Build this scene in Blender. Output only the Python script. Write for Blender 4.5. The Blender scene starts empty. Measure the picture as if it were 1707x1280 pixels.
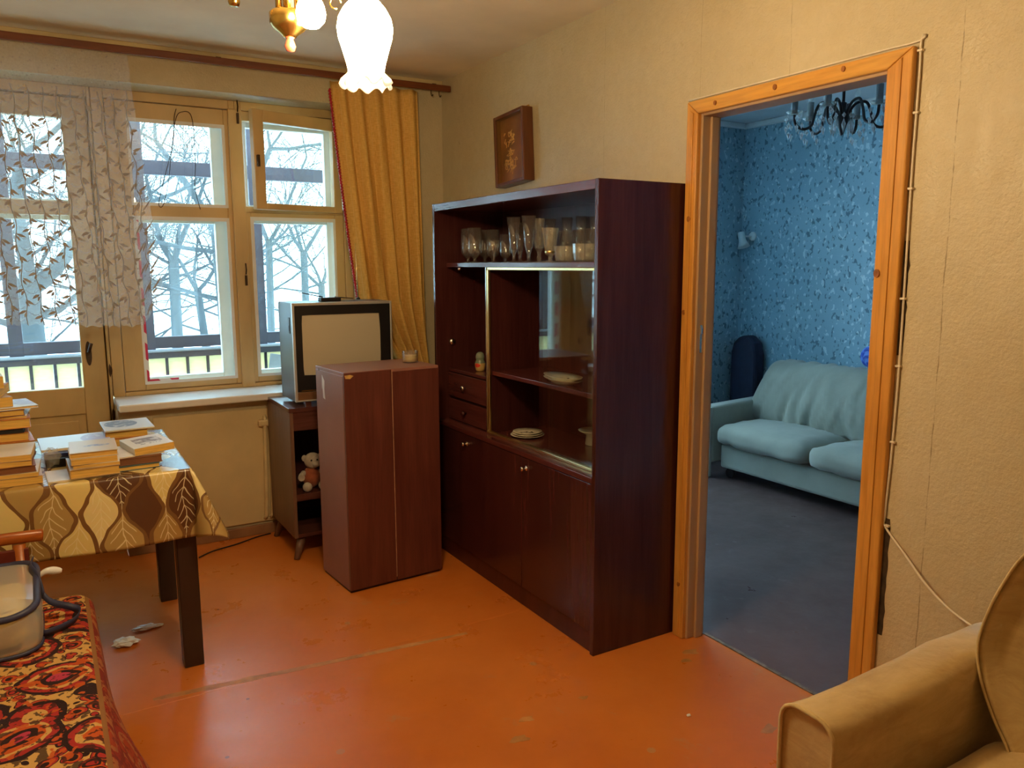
import bpy, bmesh, math, random
from mathutils import Vector, Matrix, noise

random.seed(11)
scene = bpy.context.scene
COL = scene.collection
PI = math.pi

# ------------------------------------------------------------------ camera
def add_camera():
    yaw, pitch, roll = 0.5349, -0.1504, -0.0033
    cy, sy, cp, sp = math.cos(yaw), math.sin(yaw), math.cos(pitch), math.sin(pitch)
    f = Vector((sy * cp, cy * cp, sp)); r = Vector((cy, -sy, 0)); u = r.cross(f)
    cr, sr = math.cos(roll), math.sin(roll)
    r, u = cr * r + sr * u, -sr * r + cr * u
    cam = bpy.data.cameras.new('camera'); o = bpy.data.objects.new('camera', cam); COL.objects.link(o)
    m = Matrix((r, u, -f)).transposed().to_4x4(); m.translation = (-2.0752, -4.29, 1.4579)
    o.matrix_world = m
    cam.sensor_width = 36.0; cam.lens = 1313.017 / 1707 * 36.0; cam.clip_start = 0.05
    scene.camera = o
add_camera()

# ------------------------------------------------------------------ world, exposure
SKY = (0.50, 0.78, 1.0); SKY_STRENGTH = 9.5
LAMP = (1.0, 0.735, 0.40); LAMP_STRENGTH = 178.0
w = bpy.data.worlds.new('overcast_sky'); scene.world = w; w.use_nodes = True
bg = w.node_tree.nodes['Background']; bg.inputs['Color'].default_value = (*SKY, 1); bg.inputs['Strength'].default_value = SKY_STRENGTH
vs = scene.view_settings
vs.view_transform = 'Standard'; vs.look = 'None'; vs.gamma = 1.0; vs.use_curve_mapping = False; vs.exposure = 0.18
scene.cycles.transparent_max_bounces = 20
scene.cycles.max_bounces = 6
scene.cycles.sample_clamp_indirect = 6.0

# ------------------------------------------------------------------ material helpers
class N:
    def __init__(s, name):
        s.m = bpy.data.materials.new(name); s.m.use_nodes = True
        s.t = s.m.node_tree; s.t.nodes.clear()
        s.out = s.t.nodes.new('ShaderNodeOutputMaterial')
    def put(s, sock, v):
        if hasattr(v, 'is_output'): s.t.links.new(v, sock)
        else:
            if hasattr(sock.default_value, '__len__'):
                n = len(sock.default_value)
                if not hasattr(v, '__len__'): v = (v,) * n
                v = tuple(v)[:n]
                if len(v) < n: v = v + (1.0,) * (n - len(v))
            sock.default_value = v
    def n(s, typ, ins=None, out=0, **props):
        nd = s.t.nodes.new('ShaderNode' + typ)
        for k, v in props.items(): setattr(nd, k, v)
        for k, v in (ins or {}).items(): s.put(nd.inputs[k], v)
        return nd.outputs[out]
    def co(s, kind='Object'): return s.n('TexCoord', out=['Generated', 'Normal', 'UV', 'Object'].index(kind))
    def scl(s, vec, sc, rot=(0, 0, 0), loc=(0, 0, 0)): return s.n('Mapping', {'Vector': vec, 'Scale': sc, 'Rotation': rot, 'Location': loc})
    def noise(s, vec, scale, detail=4, rough=.55, dist=0, out=0): return s.n('TexNoise', {'Vector': vec, 'Scale': scale, 'Detail': detail, 'Roughness': rough, 'Distortion': dist}, out)
    def vor(s, vec, scale, rnd=1, out=0, feature='F1'): return s.n('TexVoronoi', {'Vector': vec, 'Scale': scale, 'Randomness': rnd}, out, feature=feature)
    def ramp(s, fac, stops, interp='LINEAR', out=0):
        nd = s.t.nodes.new('ShaderNodeValToRGB'); s.put(nd.inputs[0], fac); cr = nd.color_ramp; cr.interpolation = interp
        while len(cr.elements) < len(stops): cr.elements.new(.5)
        for e, (p, c) in zip(cr.elements, stops):
            e.position = p
            if not hasattr(c, '__len__'): c = (c, c, c)
            e.color = (*c[:3], 1)
        return nd.outputs[out]
    def math(s, op, a, b=0.0, c=0.0, clamp=False):
        nd = s.t.nodes.new('ShaderNodeMath'); nd.operation = op; nd.use_clamp = clamp
        s.put(nd.inputs[0], a); s.put(nd.inputs[1], b); s.put(nd.inputs[2], c); return nd.outputs[0]
    def mix(s, fac, a, b, blend='MIX'):
        nd = s.t.nodes.new('ShaderNodeMix'); nd.data_type = 'RGBA'; nd.blend_type = blend
        s.put(nd.inputs[0], fac); s.put(nd.inputs[6], a); s.put(nd.inputs[7], b); return nd.outputs[2]
    def sep(s, v, i): return s.n('SeparateXYZ', {0: v}, i)
    def comb(s, x, y, z=0.0): return s.n('CombineXYZ', {0: x, 1: y, 2: z})
    def bump(s, h, strength=.3, dist=.01): return s.n('Bump', {'Height': h, 'Strength': strength, 'Distance': dist})
    def finish(s, **ins):
        names = {'color': 'Base Color', 'rough': 'Roughness', 'metal': 'Metallic', 'spec': 'Specular IOR Level', 'coat': 'Coat Weight', 'coat_rough': 'Coat Roughness', 'sheen': 'Sheen Weight', 'sheen_rough': 'Sheen Roughness', 'sheen_tint': 'Sheen Tint', 'alpha': 'Alpha', 'normal': 'Normal', 'trans': 'Transmission Weight', 'ior': 'IOR', 'ecol': 'Emission Color', 'estr': 'Emission Strength', 'sss': 'Subsurface Weight'}
        nd = s.t.nodes.new('ShaderNodeBsdfPrincipled')
        for k, v in ins.items(): s.put(nd.inputs[names[k]], v)
        s.t.links.new(nd.outputs[0], s.out.inputs[0]); return s.m
    def surface(s, shader): s.t.links.new(shader, s.out.inputs[0]); return s.m

def simple(name, col, rough=.5, var=.2, scale=6, stretch=(1, 1, 1), bump=0, bscale=80, **kw):
    a = N(name); v = a.scl(a.co(), stretch)
    f = a.noise(v, scale, 5)
    dark = tuple(c * (1 - var) for c in col); lite = tuple(min(1, c * (1 + var)) for c in col)
    c = a.ramp(f, [(.3, dark), (.7, lite)])
    if bump: kw['normal'] = a.bump(a.noise(v, bscale, 3), bump, .004)
    return a.finish(color=c, rough=rough, **kw)

def wood(name, c1, c2, rough=.4, scale=3.0, axis=2, ring=14, **kw):
    a = N(name); st = [1.0, 1.0, 1.0]; st[axis] = .07
    v = a.scl(a.co(), st)
    f = a.noise(v, scale * 8, 6, .6, .6)
    g = a.noise(v, ring * 6, 3, .6)
    c = a.mix(a.ramp(f, [(.35, 0), (.65, 1)]), c1, c2)
    c = a.mix(.25, c, a.ramp(g, [(.35, (.35, .35, .35)), (.6, (1, 1, 1))]), 'MULTIPLY')
    return a.finish(color=c, rough=rough, **kw)

def thin_glass(name, tint=(.96, .98, .97), ior=1.5, rough=0.0, veil=0.0):
    a = N(name)
    f0 = ((ior - 1) / (ior + 1)) ** 2
    fr = a.math('ADD', f0, a.math('MULTIPLY', a.math('POWER', a.n('LayerWeight', {0: .5}, 1), 5.0), 1 - f0))
    sh = a.n('MixShader', {0: fr, 1: a.n('BsdfTransparent', {0: tint}), 2: a.n('BsdfGlossy', {0: (1, 1, 1), 1: rough})})
    if veil: sh = a.n('MixShader', {0: veil, 1: sh, 2: a.n('BsdfDiffuse', {0: (.9, .9, .88)})})
    return a.surface(sh)

def emit(name, col, strength):
    a = N(name); return a.surface(a.n('Emission', {0: col, 1: strength}))

# ------------------------------------------------------------------ mesh helpers
class B:
    def __init__(s, origin=(0, 0, 0)):
        s.bm = bmesh.new(); s.o = Vector(origin); s.uv = None
    def v(s, p): return s.bm.verts.new(Vector(p) - s.o)
    def f(s, vs, smooth=False):
        try: fc = s.bm.faces.new(vs); fc.smooth = smooth; return fc
        except ValueError: return None
    def box(s, x0, x1, y0, y1, z0, z1, M=None):
        ps = [(x0, y0, z0), (x1, y0, z0), (x1, y1, z0), (x0, y1, z0), (x0, y0, z1), (x1, y0, z1), (x1, y1, z1), (x0, y1, z1)]
        if M is not None: ps = [M @ Vector(p) for p in ps]
        q = [s.v(p) for p in ps]
        for i in ((0, 3, 2, 1), (4, 5, 6, 7), (0, 1, 5, 4), (1, 2, 6, 5), (2, 3, 7, 6), (3, 0, 4, 7)): s.f([q[k] for k in i])
        return s
    def tube(s, pts, r, seg=8, cap=True, closed=False, squash=None):
        pts = [Vector(p) for p in pts]; n = len(pts)
        rr = r if hasattr(r, '__len__') else [r] * n
        rings = []; up = None
        for i, p in enumerate(pts):
            if closed: t = (pts[(i + 1) % n] - pts[i - 1]).normalized()
            else: t = (pts[min(i + 1, n - 1)] - pts[max(i - 1, 0)]).normalized()
            if up is None:
                up = Vector((0, 0, 1)) if abs(t.z) < .9 else Vector((1, 0, 0))
            a = t.cross(up)
            if a.length < 1e-6: a = t.orthogonal()
            a.normalize(); b = a.cross(t).normalized(); up = b
            sa, sb = squash or (1, 1)
            rings.append([s.v(p + (a * math.cos(2 * PI * k / seg) * sa + b * math.sin(2 * PI * k / seg) * sb) * rr[i]) for k in range(seg)])
        m = n if closed else n - 1
        for i in range(m):
            A, C = rings[i], rings[(i + 1) % n]
            for k in range(seg): s.f([A[k], A[(k + 1) % seg], C[(k + 1) % seg], C[k]], True)
        if cap and not closed:
            s.f(list(reversed(rings[0]))); s.f(rings[-1])
        return s
    def lathe(s, prof, seg=20, c=(0, 0, 0), M=None, sx=1, sy=1, wave=None):
        c = Vector(c); rings = []
        for i, (r, z) in enumerate(prof):
            if r < 1e-6:
                p = Vector((0, 0, z)); p = (M @ p) if M is not None else p
                rings.append([s.v(c + p)]); continue
            ring = []
            for k in range(seg):
                a = 2 * PI * k / seg; dr, dz = wave(i, a) if wave else (0, 0)
                p = Vector(((r + dr) * math.cos(a) * sx, (r + dr) * math.sin(a) * sy, z + dz))
                if M is not None: p = M @ p
                ring.append(s.v(c + p))
            rings.append(ring)
        for A, C in zip(rings, rings[1:]):
            if len(A) == 1 and len(C) == 1: continue
            for k in range(seg):
                k2 = (k + 1) % seg
                if len(A) == 1: s.f([A[0], C[k2], C[k]], True)
                elif len(C) == 1: s.f([A[k], A[k2], C[0]], True)
                else: s.f([A[k], A[k2], C[k2], C[k]], True)
        return s
    def ball(s, c, r, seg=14, rings=9, sc=(1, 1, 1)):
        prof = [(r * math.sin(PI * i / rings), -r * math.cos(PI * i / rings) * sc[2]) for i in range(rings + 1)]
        prof[0] = (0, prof[0][1]); prof[-1] = (0, prof[-1][1])
        return s.lathe(prof, seg, c, sx=sc[0], sy=sc[1])
    def prism(s, poly, axis, a, b, smooth=False):
        def P(u, v, w): return {0: (w, u, v), 1: (u, w, v), 2: (u, v, w)}[axis]
        A = [s.v(P(u, v, a)) for u, v in poly]; C = [s.v(P(u, v, b)) for u, v in poly]
        s.f(list(reversed(A))); s.f(C); n = len(poly)
        for k in range(n): s.f([A[k], A[(k + 1) % n], C[(k + 1) % n], C[k]], smooth)
        return s
    def grid(s, fn, nu, nv, uvfn=None, smooth=True):
        if s.uv is None: s.uv = s.bm.loops.layers.uv.new('UVMap')
        g = [[s.v(fn(i / nu, j / nv)) for j in range(nv + 1)] for i in range(nu + 1)]
        for i in range(nu):
            for j in range(nv):
                fc = s.f([g[i][j], g[i + 1][j], g[i + 1][j + 1], g[i][j + 1]], smooth)
                if fc:
                    for lp, (a, b) in zip(fc.loops, ((i, j), (i + 1, j), (i + 1, j + 1), (i, j + 1))):
                        lp[s.uv].uv = uvfn(a / nu, b / nv) if uvfn else (a / nu, b / nv)
        return s
    def build(s, name, mat, parent=None, bevel=0, bseg=2, sub=0, solid=0, smooth=False, kind=None, fix=True):
        me = bpy.data.meshes.new(name)
        if fix: bmesh.ops.recalc_face_normals(s.bm, faces=s.bm.faces)
        if smooth:
            for fc in s.bm.faces: fc.smooth = True
        s.bm.to_mesh(me); s.bm.free()
        o = bpy.data.objects.new(name, me); COL.objects.link(o)
        me.materials.append(mat)
        if parent is not None: o.parent = parent
        else: o.location = s.o
        if solid:
            m = o.modifiers.new('solid', 'SOLIDIFY'); m.thickness = solid; m.offset = 0
        if bevel:
            m = o.modifiers.new('bevel', 'BEVEL'); m.width = bevel; m.segments = bseg; m.limit_method = 'ANGLE'; m.angle_limit = .6
        if sub:
            m = o.modifiers.new('sub', 'SUBSURF'); m.levels = sub; m.render_levels = sub
        if kind: o['kind'] = kind
        return o

def tag(o, label, cat, group=None, kind=None):
    o['label'] = label; o['category'] = cat
    if group: o['group'] = group
    if kind: o['kind'] = kind
    return o
def thing(name, label, cat, loc=(0, 0, 0), rotz=0, group=None):
    o = bpy.data.objects.new(name, None); COL.objects.link(o); o.empty_display_size = .05
    o.location = loc; o.rotation_euler = (0, 0, rotz)
    return tag(o, label, cat, group)
def struct(o, label, cat=None):
    o['kind'] = 'structure'; o['label'] = label
    o['category'] = cat or 'structure'
    return o
def structroot(name, label, cat, loc=(0, 0, 0)):
    o = bpy.data.objects.new(name, None); COL.objects.link(o); o.location = loc; o.empty_display_size = .05
    return struct(o, label, cat)
def copy_tree(o, parent=None):
    c = o.copy(); COL.objects.link(c); c.parent = parent
    for ch in [x for x in bpy.data.objects if x.parent == o]: copy_tree(ch, c)
    return c
def bez(pts, n=8):
    """smooth polyline through points (Catmull-Rom)"""
    P = [Vector(p) for p in pts]; out = []
    for i in range(len(P) - 1):
        p0, p1, p2, p3 = P[max(i - 1, 0)], P[i], P[i + 1], P[min(i + 2, len(P) - 1)]
        for k in range(n):
            t = k / n
            out.append(.5 * ((2 * p1) + (p2 - p0) * t + (2 * p0 - 5 * p1 + 4 * p2 - p3) * t * t + (3 * p1 - p0 - 3 * p2 + p3) * t ** 3))
    out.append(P[-1]); return out

# ------------------------------------------------------------------ materials
def m_wallpaper():
    a = N('cream_wallpaper'); v = a.co()
    big = a.noise(v, 1.3, 4, .6)
    fine = a.noise(v, 26, 6, .7)
    speck = a.vor(v, 38, 1)
    c = a.ramp(big, [(.3, (.52, .435, .275)), (.7, (.63, .55, .375))])
    c = a.mix(.22, c, a.ramp(fine, [(.3, (.6, .52, .34)), (.7, (1, .96, .86))]), 'MULTIPLY')
    # vertical paper joints and scattered nail holes
    y = a.sep(v, 1)
    wob = a.math('MULTIPLY', a.math('SUBTRACT', a.noise(a.scl(v, (0, 0, 3)), 2.0, 3), .5), .018)
    broken = a.ramp(a.noise(a.scl(v, (0, .2, 5)), 3.0, 4, .7), [(.42, .1), (.58, 1)])
    def joint(y0, width):
        d = a.math('ABSOLUTE', a.math('SUBTRACT', a.math('SUBTRACT', y, y0), wob))
        return a.math('MULTIPLY', a.math('LESS_THAN', d, width), broken)
    for y0, wd in ((-3.055, .0016), (-2.505, .0008), (-2.11, .0007), (-1.55, .0007)):
        c = a.mix(a.math('MULTIPLY', joint(y0, wd), .65), c, (.16, .10, .04))
    hole = a.math('LESS_THAN', a.vor(v, 2.1, 1), .010)
    c = a.mix(hole, c, (.06, .03, .015))
    gloss = a.ramp(a.noise(a.scl(v, (1, 1.2, .8)), 9, 5, .75), [(.45, .52), (.68, .25)])
    h = a.math('ADD', a.math('MULTIPLY', a.noise(v, 22, 4, .7), .7), a.math('MULTIPLY', a.noise(v, 95, 3), .5))
    return a.finish(color=c, rough=gloss, spec=.45, normal=a.bump(h, .75, .006))
def m_floor(name, c1, c2, worn, rough=.3):
    a = N(name); v = a.co()
    f = a.noise(v, 1.6, 5, .6)
    c = a.mix(a.ramp(f, [(.3, 0), (.7, 1)]), c1, c2)
    c = a.mix(a.ramp(a.noise(v, 5.5, 6, .7), [(.62, 0), (.72, .5)]), c, worn)
    sp = a.math('LESS_THAN', a.vor(v, 3.3, 1), .045)
    c = a.mix(a.math('MULTIPLY', sp, .55), c, worn)
    dk = a.math('LESS_THAN', a.vor(a.scl(v, (1, 1, 1), loc=(3, 7, 0)), 5.2, 1), .035)
    c = a.mix(a.math('MULTIPLY', dk, .7), c, (.12, .05, .02))
    r = a.ramp(a.noise(v, 4, 5, .7), [(.3, rough - .08), (.75, rough + .2)])
    return a.finish(color=c, rough=r, spec=.38, normal=a.bump(a.noise(v, 18, 4), .08, .01))
def m_blue_paper():
    a = N('blue_leaf_wallpaper'); v = a.co()
    d = a.scl(v, (1.25, 1.25, .9), (.5, .3, .2))
    base = a.ramp(a.noise(v, 2.0, 4), [(.3, (.26, .44, .54)), (.7, (.35, .55, .64))])
    dk = a.ramp(a.noise(d, 30, 1.5, .5, .25), [(.60, 0), (.63, 1)])
    lt = a.ramp(a.noise(a.scl(d, (1, 1, 1), loc=(5, 3, 9)), 30, 1.5, .5, .25), [(.62, 0), (.645, 1)])
    c = a.mix(a.math('MULTIPLY', dk, .85), base, (.09, .18, .25))
    c = a.mix(a.math('MULTIPLY', lt, .75), c, (.62, .78, .82))
    r = a.ramp(lt, [(0, .6), (1, .28)])
    return a.finish(color=c, rough=r, spec=.5)
def m_oilcloth():
    a = N('leaf_print_oilcloth'); uv = a.co('UV')
    uv = a.n('VectorMath', {0: uv, 1: a.n('VectorMath', {0: a.n('VectorMath', {0: a.noise(uv, 7, 2, out=1), 1: (.5, .5, .5)}, operation='SUBTRACT'), 1: (.07, .07, 0)}, operation='MULTIPLY')}, operation='ADD')
    x = a.math('DIVIDE', a.sep(uv, 0), .068); yv = a.math('DIVIDE', a.sep(uv, 1), .235)
    # ogee leaf cells: boundary between column k and k+1 swings with alternate phase
    def cell(x, yv):
        wob = a.math('MULTIPLY', a.math('COSINE', a.math('MULTIPLY', yv, 2 * PI)), .36)
        k0 = a.math('FLOOR', x)
        par = a.math('SUBTRACT', 1.0, a.math('MULTIPLY', a.math('MODULO', a.math('ADD', k0, 100.0), 2.0), 2.0))  # +1 / -1
        fx = a.math('SUBTRACT', x, k0)                     # 0..1, border inside this strip at .5+par*wob
        b = a.math('ADD', .5, a.math('MULTIPLY', par, wob))
        right = a.math('GREATER_THAN', fx, b)
        col = a.math('ADD', k0, right)                     # column index, centre at integer
        dist = a.math('ABSOLUTE', a.math('SUBTRACT', fx, b))
        return col, dist
    col, dist = cell(x, yv)
    cpar = a.math('MODULO', a.math('ADD', col, 100.0), 2.0)
    row = a.math('FLOOR', a.math('ADD', yv, a.math('MULTIPLY', a.math('SUBTRACT', 1.0, cpar), .5)))
    ly = a.math('SUBTRACT', a.math('FRACT', a.math('ADD', yv, a.math('MULTIPLY', a.math('SUBTRACT', 1.0, cpar), .5))), .5)
    lx = a.math('SUBTRACT', x, col)
    rnd = a.math('FRACT', a.math('MULTIPLY', a.math('ADD', a.math('SINE', a.math('ADD', a.math('MULTIPLY', col, 12.9898), a.math('MULTIPLY', row, 78.233))), 2.0), 91.7))
    fill = a.ramp(rnd, [(0, (.78, .62, .24)), (.16, (.40, .25, .08)), (.42, (.82, .68, .32)), (.55, (.11, .045, .02)), (.72, (.46, .31, .11)), (.94, (.80, .64, .26))], 'CONSTANT')
    has_vein = a.math('GREATER_THAN', a.math('FRACT', a.math('MULTIPLY', rnd, 7.3)), .30)
    mid = a.math('LESS_THAN', a.math('ABSOLUTE', lx), .018)
    sv = a.math('ABSOLUTE', a.math('SUBTRACT', a.math('FRACT', a.math('ADD', a.math('MULTIPLY', ly, 7.0), a.math('MULTIPLY', a.math('ABSOLUTE', lx), 3.0))), .5))
    side = a.math('MULTIPLY', a.math('LESS_THAN', sv, .07), a.math('LESS_THAN', a.math('ABSOLUTE', lx), .48))
    vein = a.math('MULTIPLY', a.math('MAXIMUM', mid, side), has_vein)
    c = a.mix(a.math('MULTIPLY', vein, .7), fill, (.90, .80, .50))
    thick = a.math('ADD', .055, a.math('MULTIPLY', a.math('ABSOLUTE', ly), .16))
    c = a.mix(a.math('LESS_THAN', dist, thick), c, (.20, .10, .035))
    c = a.mix(.12, c, a.noise(uv, 40, 4, out=1), 'MULTIPLY')
    return a.finish(color=c, rough=.27, spec=.6, normal=a.bump(a.noise(uv, 9, 3), .15, .01))
def m_carpet():
    a = N('red_oriental_throw'); uv = a.co('UV')
    d = a.n('VectorMath', {0: uv, 1: a.n('VectorMath', {0: a.n('VectorMath', {0: a.noise(uv, 9, 2, out=1), 1: (.5, .5, .5)}, operation='SUBTRACT'), 1: (.05, .05, 0)}, operation='MULTIPLY')}, operation='ADD')
    big = a.vor(d, 5.2, .9)
    cream, red, pink, orange, black, green = (.62, .37, .12), (.40, .035, .03), (.48, .05, .10), (.55, .10, .02), (.035, .018, .02), (.05, .05, .02)
    rings = a.ramp(big, [(0, pink), (.14, black), (.20, orange), (.27, cream), (.33, red), (.40, black), (.455, cream), (.60, cream)], 'CONSTANT')
    small = a.vor(d, 24, .95)
    flw = a.ramp(small, [(0, red), (.20, black), (.31, orange), (.38, red), (.45, black), (.49, cream)], 'CONSTANT')
    mask = a.math('GREATER_THAN', big, .455)
    c = a.mix(mask, rings, flw)
    fl = a.ramp(a.noise(d, 50, 2, .5), [(.54, 0), (.56, 1)], 'LINEAR')
    c = a.mix(a.math('MULTIPLY', fl, .85), c, black)
    fl2 = a.ramp(a.noise(a.scl(d, (1, 1, 1), loc=(4, 2, 0)), 30, 2, .5), [(.60, 0), (.62, 1)])
    c = a.mix(a.math('MULTIPLY', fl2, .9), c, orange)
    # red border with a cream piping towards the hem (uv.x is the distance across, in metres)
    e = a.sep(uv, 0)
    c = a.mix(a.math('GREATER_THAN', e, .985), c, a.mix(.68, c, (.30, .03, .015)))
    c = a.mix(a.math('LESS_THAN', a.math('ABSOLUTE', a.math('SUBTRACT', e, .985)), .007), c, (.30, .14, .05))
    return a.finish(color=c, rough=.95, spec=.05, sheen=.05, normal=a.bump(a.noise(uv, 260, 2), .5, .003))

CREAM = m_wallpaper()
FLOOR = m_floor('orange_painted_floor', (.58, .155, .022), (.70, .21, .034), (.50, .30, .14))
FLOOR2 = m_floor('brown_painted_floor', (.10, .06, .055), (.15, .09, .08), (.22, .18, .17), .34)
BLUEP = m_blue_paper()
CEIL = simple('whitewashed_ceiling', (.86, .74, .54), .9, .10, 2.0, bump=.1, bscale=30)
BEDCEIL = simple('bedroom_ceiling_white', (.70, .72, .74), .9, .05, 2.0)
PAINT = simple('old_cream_gloss_paint', (.60, .41, .18), .42, .20, 3.5, (1, 1, .4), bump=.25, bscale=22)
WHITEP = simple('white_gloss_paint', (.80, .80, .78), .4, .08, 4, bump=.1, bscale=25)
SILL = simple('white_sill_paint', (.78, .76, .74), .25, .08, 5, bump=.1, bscale=20)
PINE = wood('varnished_pine', (.72, .36, .075), (.60, .26, .045), .32, 2.0, 2, spec=.5)
PINEH = wood('varnished_pine_across', (.72, .38, .075), (.62, .28, .05), .32, 2.0, 1, spec=.5)
JAMB = simple('beige_jamb_paint', (.48, .30, .15), .5, .2, 4, (1, 1, .3))
MAHOG = wood('dark_mahogany_veneer', (.070, .018, .016), (.046, .011, .010), .24, 2.2, 2, spec=.5)
MAHOGH = wood('lit_mahogany_across', (.125, .031, .027), (.085, .020, .017), .22, 2.2, 1, spec=.5)  # lighter copy of the veneer; lamplight on the shelf boards put into colour
MAHOGX = wood('lit_mahogany_back', (.085, .021, .017), (.055, .013, .011), .35, 2.2, 2, spec=.4)  # back lightened as well; lamplight inside the cabinet put into colour
BOXF = wood('reddish_veneer', (.145, .042, .030), (.10, .026, .019), .30, 2.2, 2, spec=.5)
BOXS = simple('sheen_pale_red_brown', (.30, .135, .10), .38, .12, 3)  # paler than the doors: pinkish sheen on sides and top put into colour
BRASS = simple('brass', (.80, .55, .16), .22, .2, 9, metal=1)
GOLD = simple('gold_anodised_rail', (.85, .66, .30), .30, .08, 9, metal=1)
STEEL = simple('chromed_metal', (.75, .74, .72), .2, .1, 9, metal=1)
DARKM = simple('dark_bronze_metal', (.06, .035, .02), .45, .4, 30, metal=.6)
GLASS = thin_glass('window_glass')
WARE = thin_glass('clear_glassware', (.95, .94, .91), 1.9, .05, .03)
CRYST = thin_glass('cut_crystal', (.93, .92, .86), 2.0, .08, .07)
RAILW = wood('brown_rail_wood', (.20, .055, .012), (.14, .035, .008), .35, 3, 0)

# ------------------------------------------------------------------ the main room shell
H = 2.5; XL = -3.2; YB = -5.3
fl = struct(B().box(XL, .085, YB, 0.0, -.12, -.012).box(-2.62, -1.80, 0, .42, -.12, -.001).build('floor', FLOOR), 'orange-brown painted floor of the living room', 'floor')
for i, (x0, x1, y0, y1) in enumerate([(XL, .085, -1.575, 0), (XL, .085, YB, -1.5756)]):
    B().box(x0, x1, y0, y1, -.012, 0).build('floor_sheet', FLOOR, fl, bevel=.0006, bseg=1)
WORN = simple('worn_floor_filler', (.50, .22, .06), .55, .35, 14)
worn = B()
random.seed(3)
top = []; bot = []
for k in range(26):
    x = -1.86 + 1.14 * k / 25; c = -1.527 - .116 * k / 25
    hw = (.012 + .018 * abs(noise.noise(Vector((k * .37, 1, 0))))) * min(1, 1.6 - abs(k - 12) / 13)
    top.append((x, c + hw)); bot.append((x, c - hw * .9))
worn.prism(top + bot[::-1], 2, 0, .0006)
worn.build('worn_seam_patch', WORN, fl)
for cx, cy, r in ((-.905, -2.36, .030), (-1.60, -2.90, .055), (-.83, -2.28, .024), (-.60, -2.27, .016), (-.12, -2.26, .020), (-.06, -2.22, .03), (-.20, -2.72, .03)):
    pp = B(); pp.prism([(cx + r * (1 + .4 * math.sin(3 * t + cx * 9)) * math.cos(t), cy + r * .7 * (1 + .35 * math.cos(2 * t + cy * 5)) * math.sin(t)) for t in [2 * PI * k / 12 for k in range(12)]], 2, 0, .0005)
    pp.build('worn_spot', WORN, fl)
struct(B().box(XL - .1, .09, YB - .1, .4, H, H + .12).build('ceiling', CEIL), 'stained whitewashed living room ceiling', 'ceiling')
struct(B().box(XL - .1, XL, YB, .32, 0, H).build('wall_left', CREAM), 'plain cream wall beyond the divan', 'wall')
struct(B().box(XL, .08, YB - .1, YB, 0, H).build('wall_back', CREAM), 'plain cream wall behind the camera', 'wall')
# right wall with the doorway (opening y -2.90..-2.12, z 0..1.99)
DY0, DY1, DH = -2.905, -2.120, 1.992
wr = struct(B().box(0, .08, DY1, .42, 0, H).box(0, .08, YB, DY0, 0, H).box(0, .08, DY0, DY1, DH, H).build('wall_right', CREAM), 'cream embossed wallpaper wall with the doorway', 'wall')
# torn dark edge of the wallpaper beside the casing
TORN = simple('torn_wallpaper_edge', (.05, .03, .015), .9, .5, 40)
for z0, z1 in ((.36, .72), (1.20, 1.52)):
    nseg = 14; l = [(-2.934, z0 + (z1 - z0) * k / nseg) for k in range(nseg + 1)]
    r = [(-2.9485 - .014 * abs(noise.noise(Vector((k * .6, z0 * 9, 0)))) * (1 if 0 < k < nseg else 0), z0 + (z1 - z0) * k / nseg) for k in range(nseg + 1)]
    B().prism(l + r[::-1], 0, -.0012, .002).build('torn_paper_edge', TORN, wr)
# window wall: opening for balcony door x -2.62..-1.80 and window x -1.80..-.50
WT = .42; SOF = 2.318
ww = B()
ww.box(XL, -2.62, 0, WT, 0, H).box(-2.62, -.50, 0, WT, SOF, H).box(-.50, .0, 0, WT, 0, H).box(-1.80, -.50, 0, WT, 0, .752)
struct(ww.build('wall_window', CREAM), 'cream wall around the window and balcony door', 'wall')
BASEB = simple('brown_baseboard_paint', (.30, .15, .07), .45, .3, 6)
struct(B().box(-1.80, -.02, -.018, 0, 0, .055).build('baseboard_window', BASEB, bevel=.004), 'brown scuffed baseboard under the window', 'baseboard')
struct(B().box(-.018, 0, -.70, -.02, 0, .055).build('baseboard_right', BASEB, bevel=.004), 'brown baseboard beside the wall cabinet', 'baseboard')
COVE = simple('tan_ceiling_strip', (.55, .42, .22), .8, .25, 3)  # tan with blotchy tone variation
struct(B().box(XL, 0, -.016, 0, 2.462, 2.5).build('trim_1', COVE, bevel=.004), 'tan strip between ceiling and window wall', 'trim')

# ------------------------------------------------------------------ window block and balcony door
def frame_rect(b, x0, x1, z0, z1, y0, y1, l, r, t, bt):
    b.box(x0, x0 + l, y0, y1, z0, z1).box(x1 - r, x1, y0, y1, z0, z1).box(x0 + l, x1 - r, y0, y1, z1 - t, z1).box(x0 + l, x1 - r, y0, y1, z0, z0 + bt)
    return b
YI, YO = .20, .34          # inner and outer sash planes
struct(B().box(-1.80, -.50, -.095, .20, .752, .790).build('window_sill', SILL, bevel=.008), 'white painted window sill, chipped front edge', 'window sill')
def casement(idx, label, x0, x1, panes, ajar=None, frameL=.0, frameR=.0):
    """panes: list of (x0,x1,z0,z1) inner glass apertures"""
    root = structroot('window_%d' % idx, label, 'window', (0, 0, 0))
    f = B(); frame_rect(f, x0, x1, .790, SOF, YI - .012, YI + .046, frameL, frameR, .045, .02)
    f.build('window_frame', PAINT, root, bevel=.004)
    g = B(); frame_rect(g, x0, x1, .790, SOF, YI + .046, YO + .07, frameL + .001, frameR + .001, .046, .021); g.build('reveal', WHITEP, root)  # same frame continued in white; daylight glow between the sashes put into colour
    return root
w1 = casement(1, 'left double casement of the window, tape along its edge', -1.80, -1.125, None, frameL=.055, frameR=.03)
w2 = casement(2, 'right double casement with the ajar vent pane above', -1.125, -.50, None, frameL=.03, frameR=.045)
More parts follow.
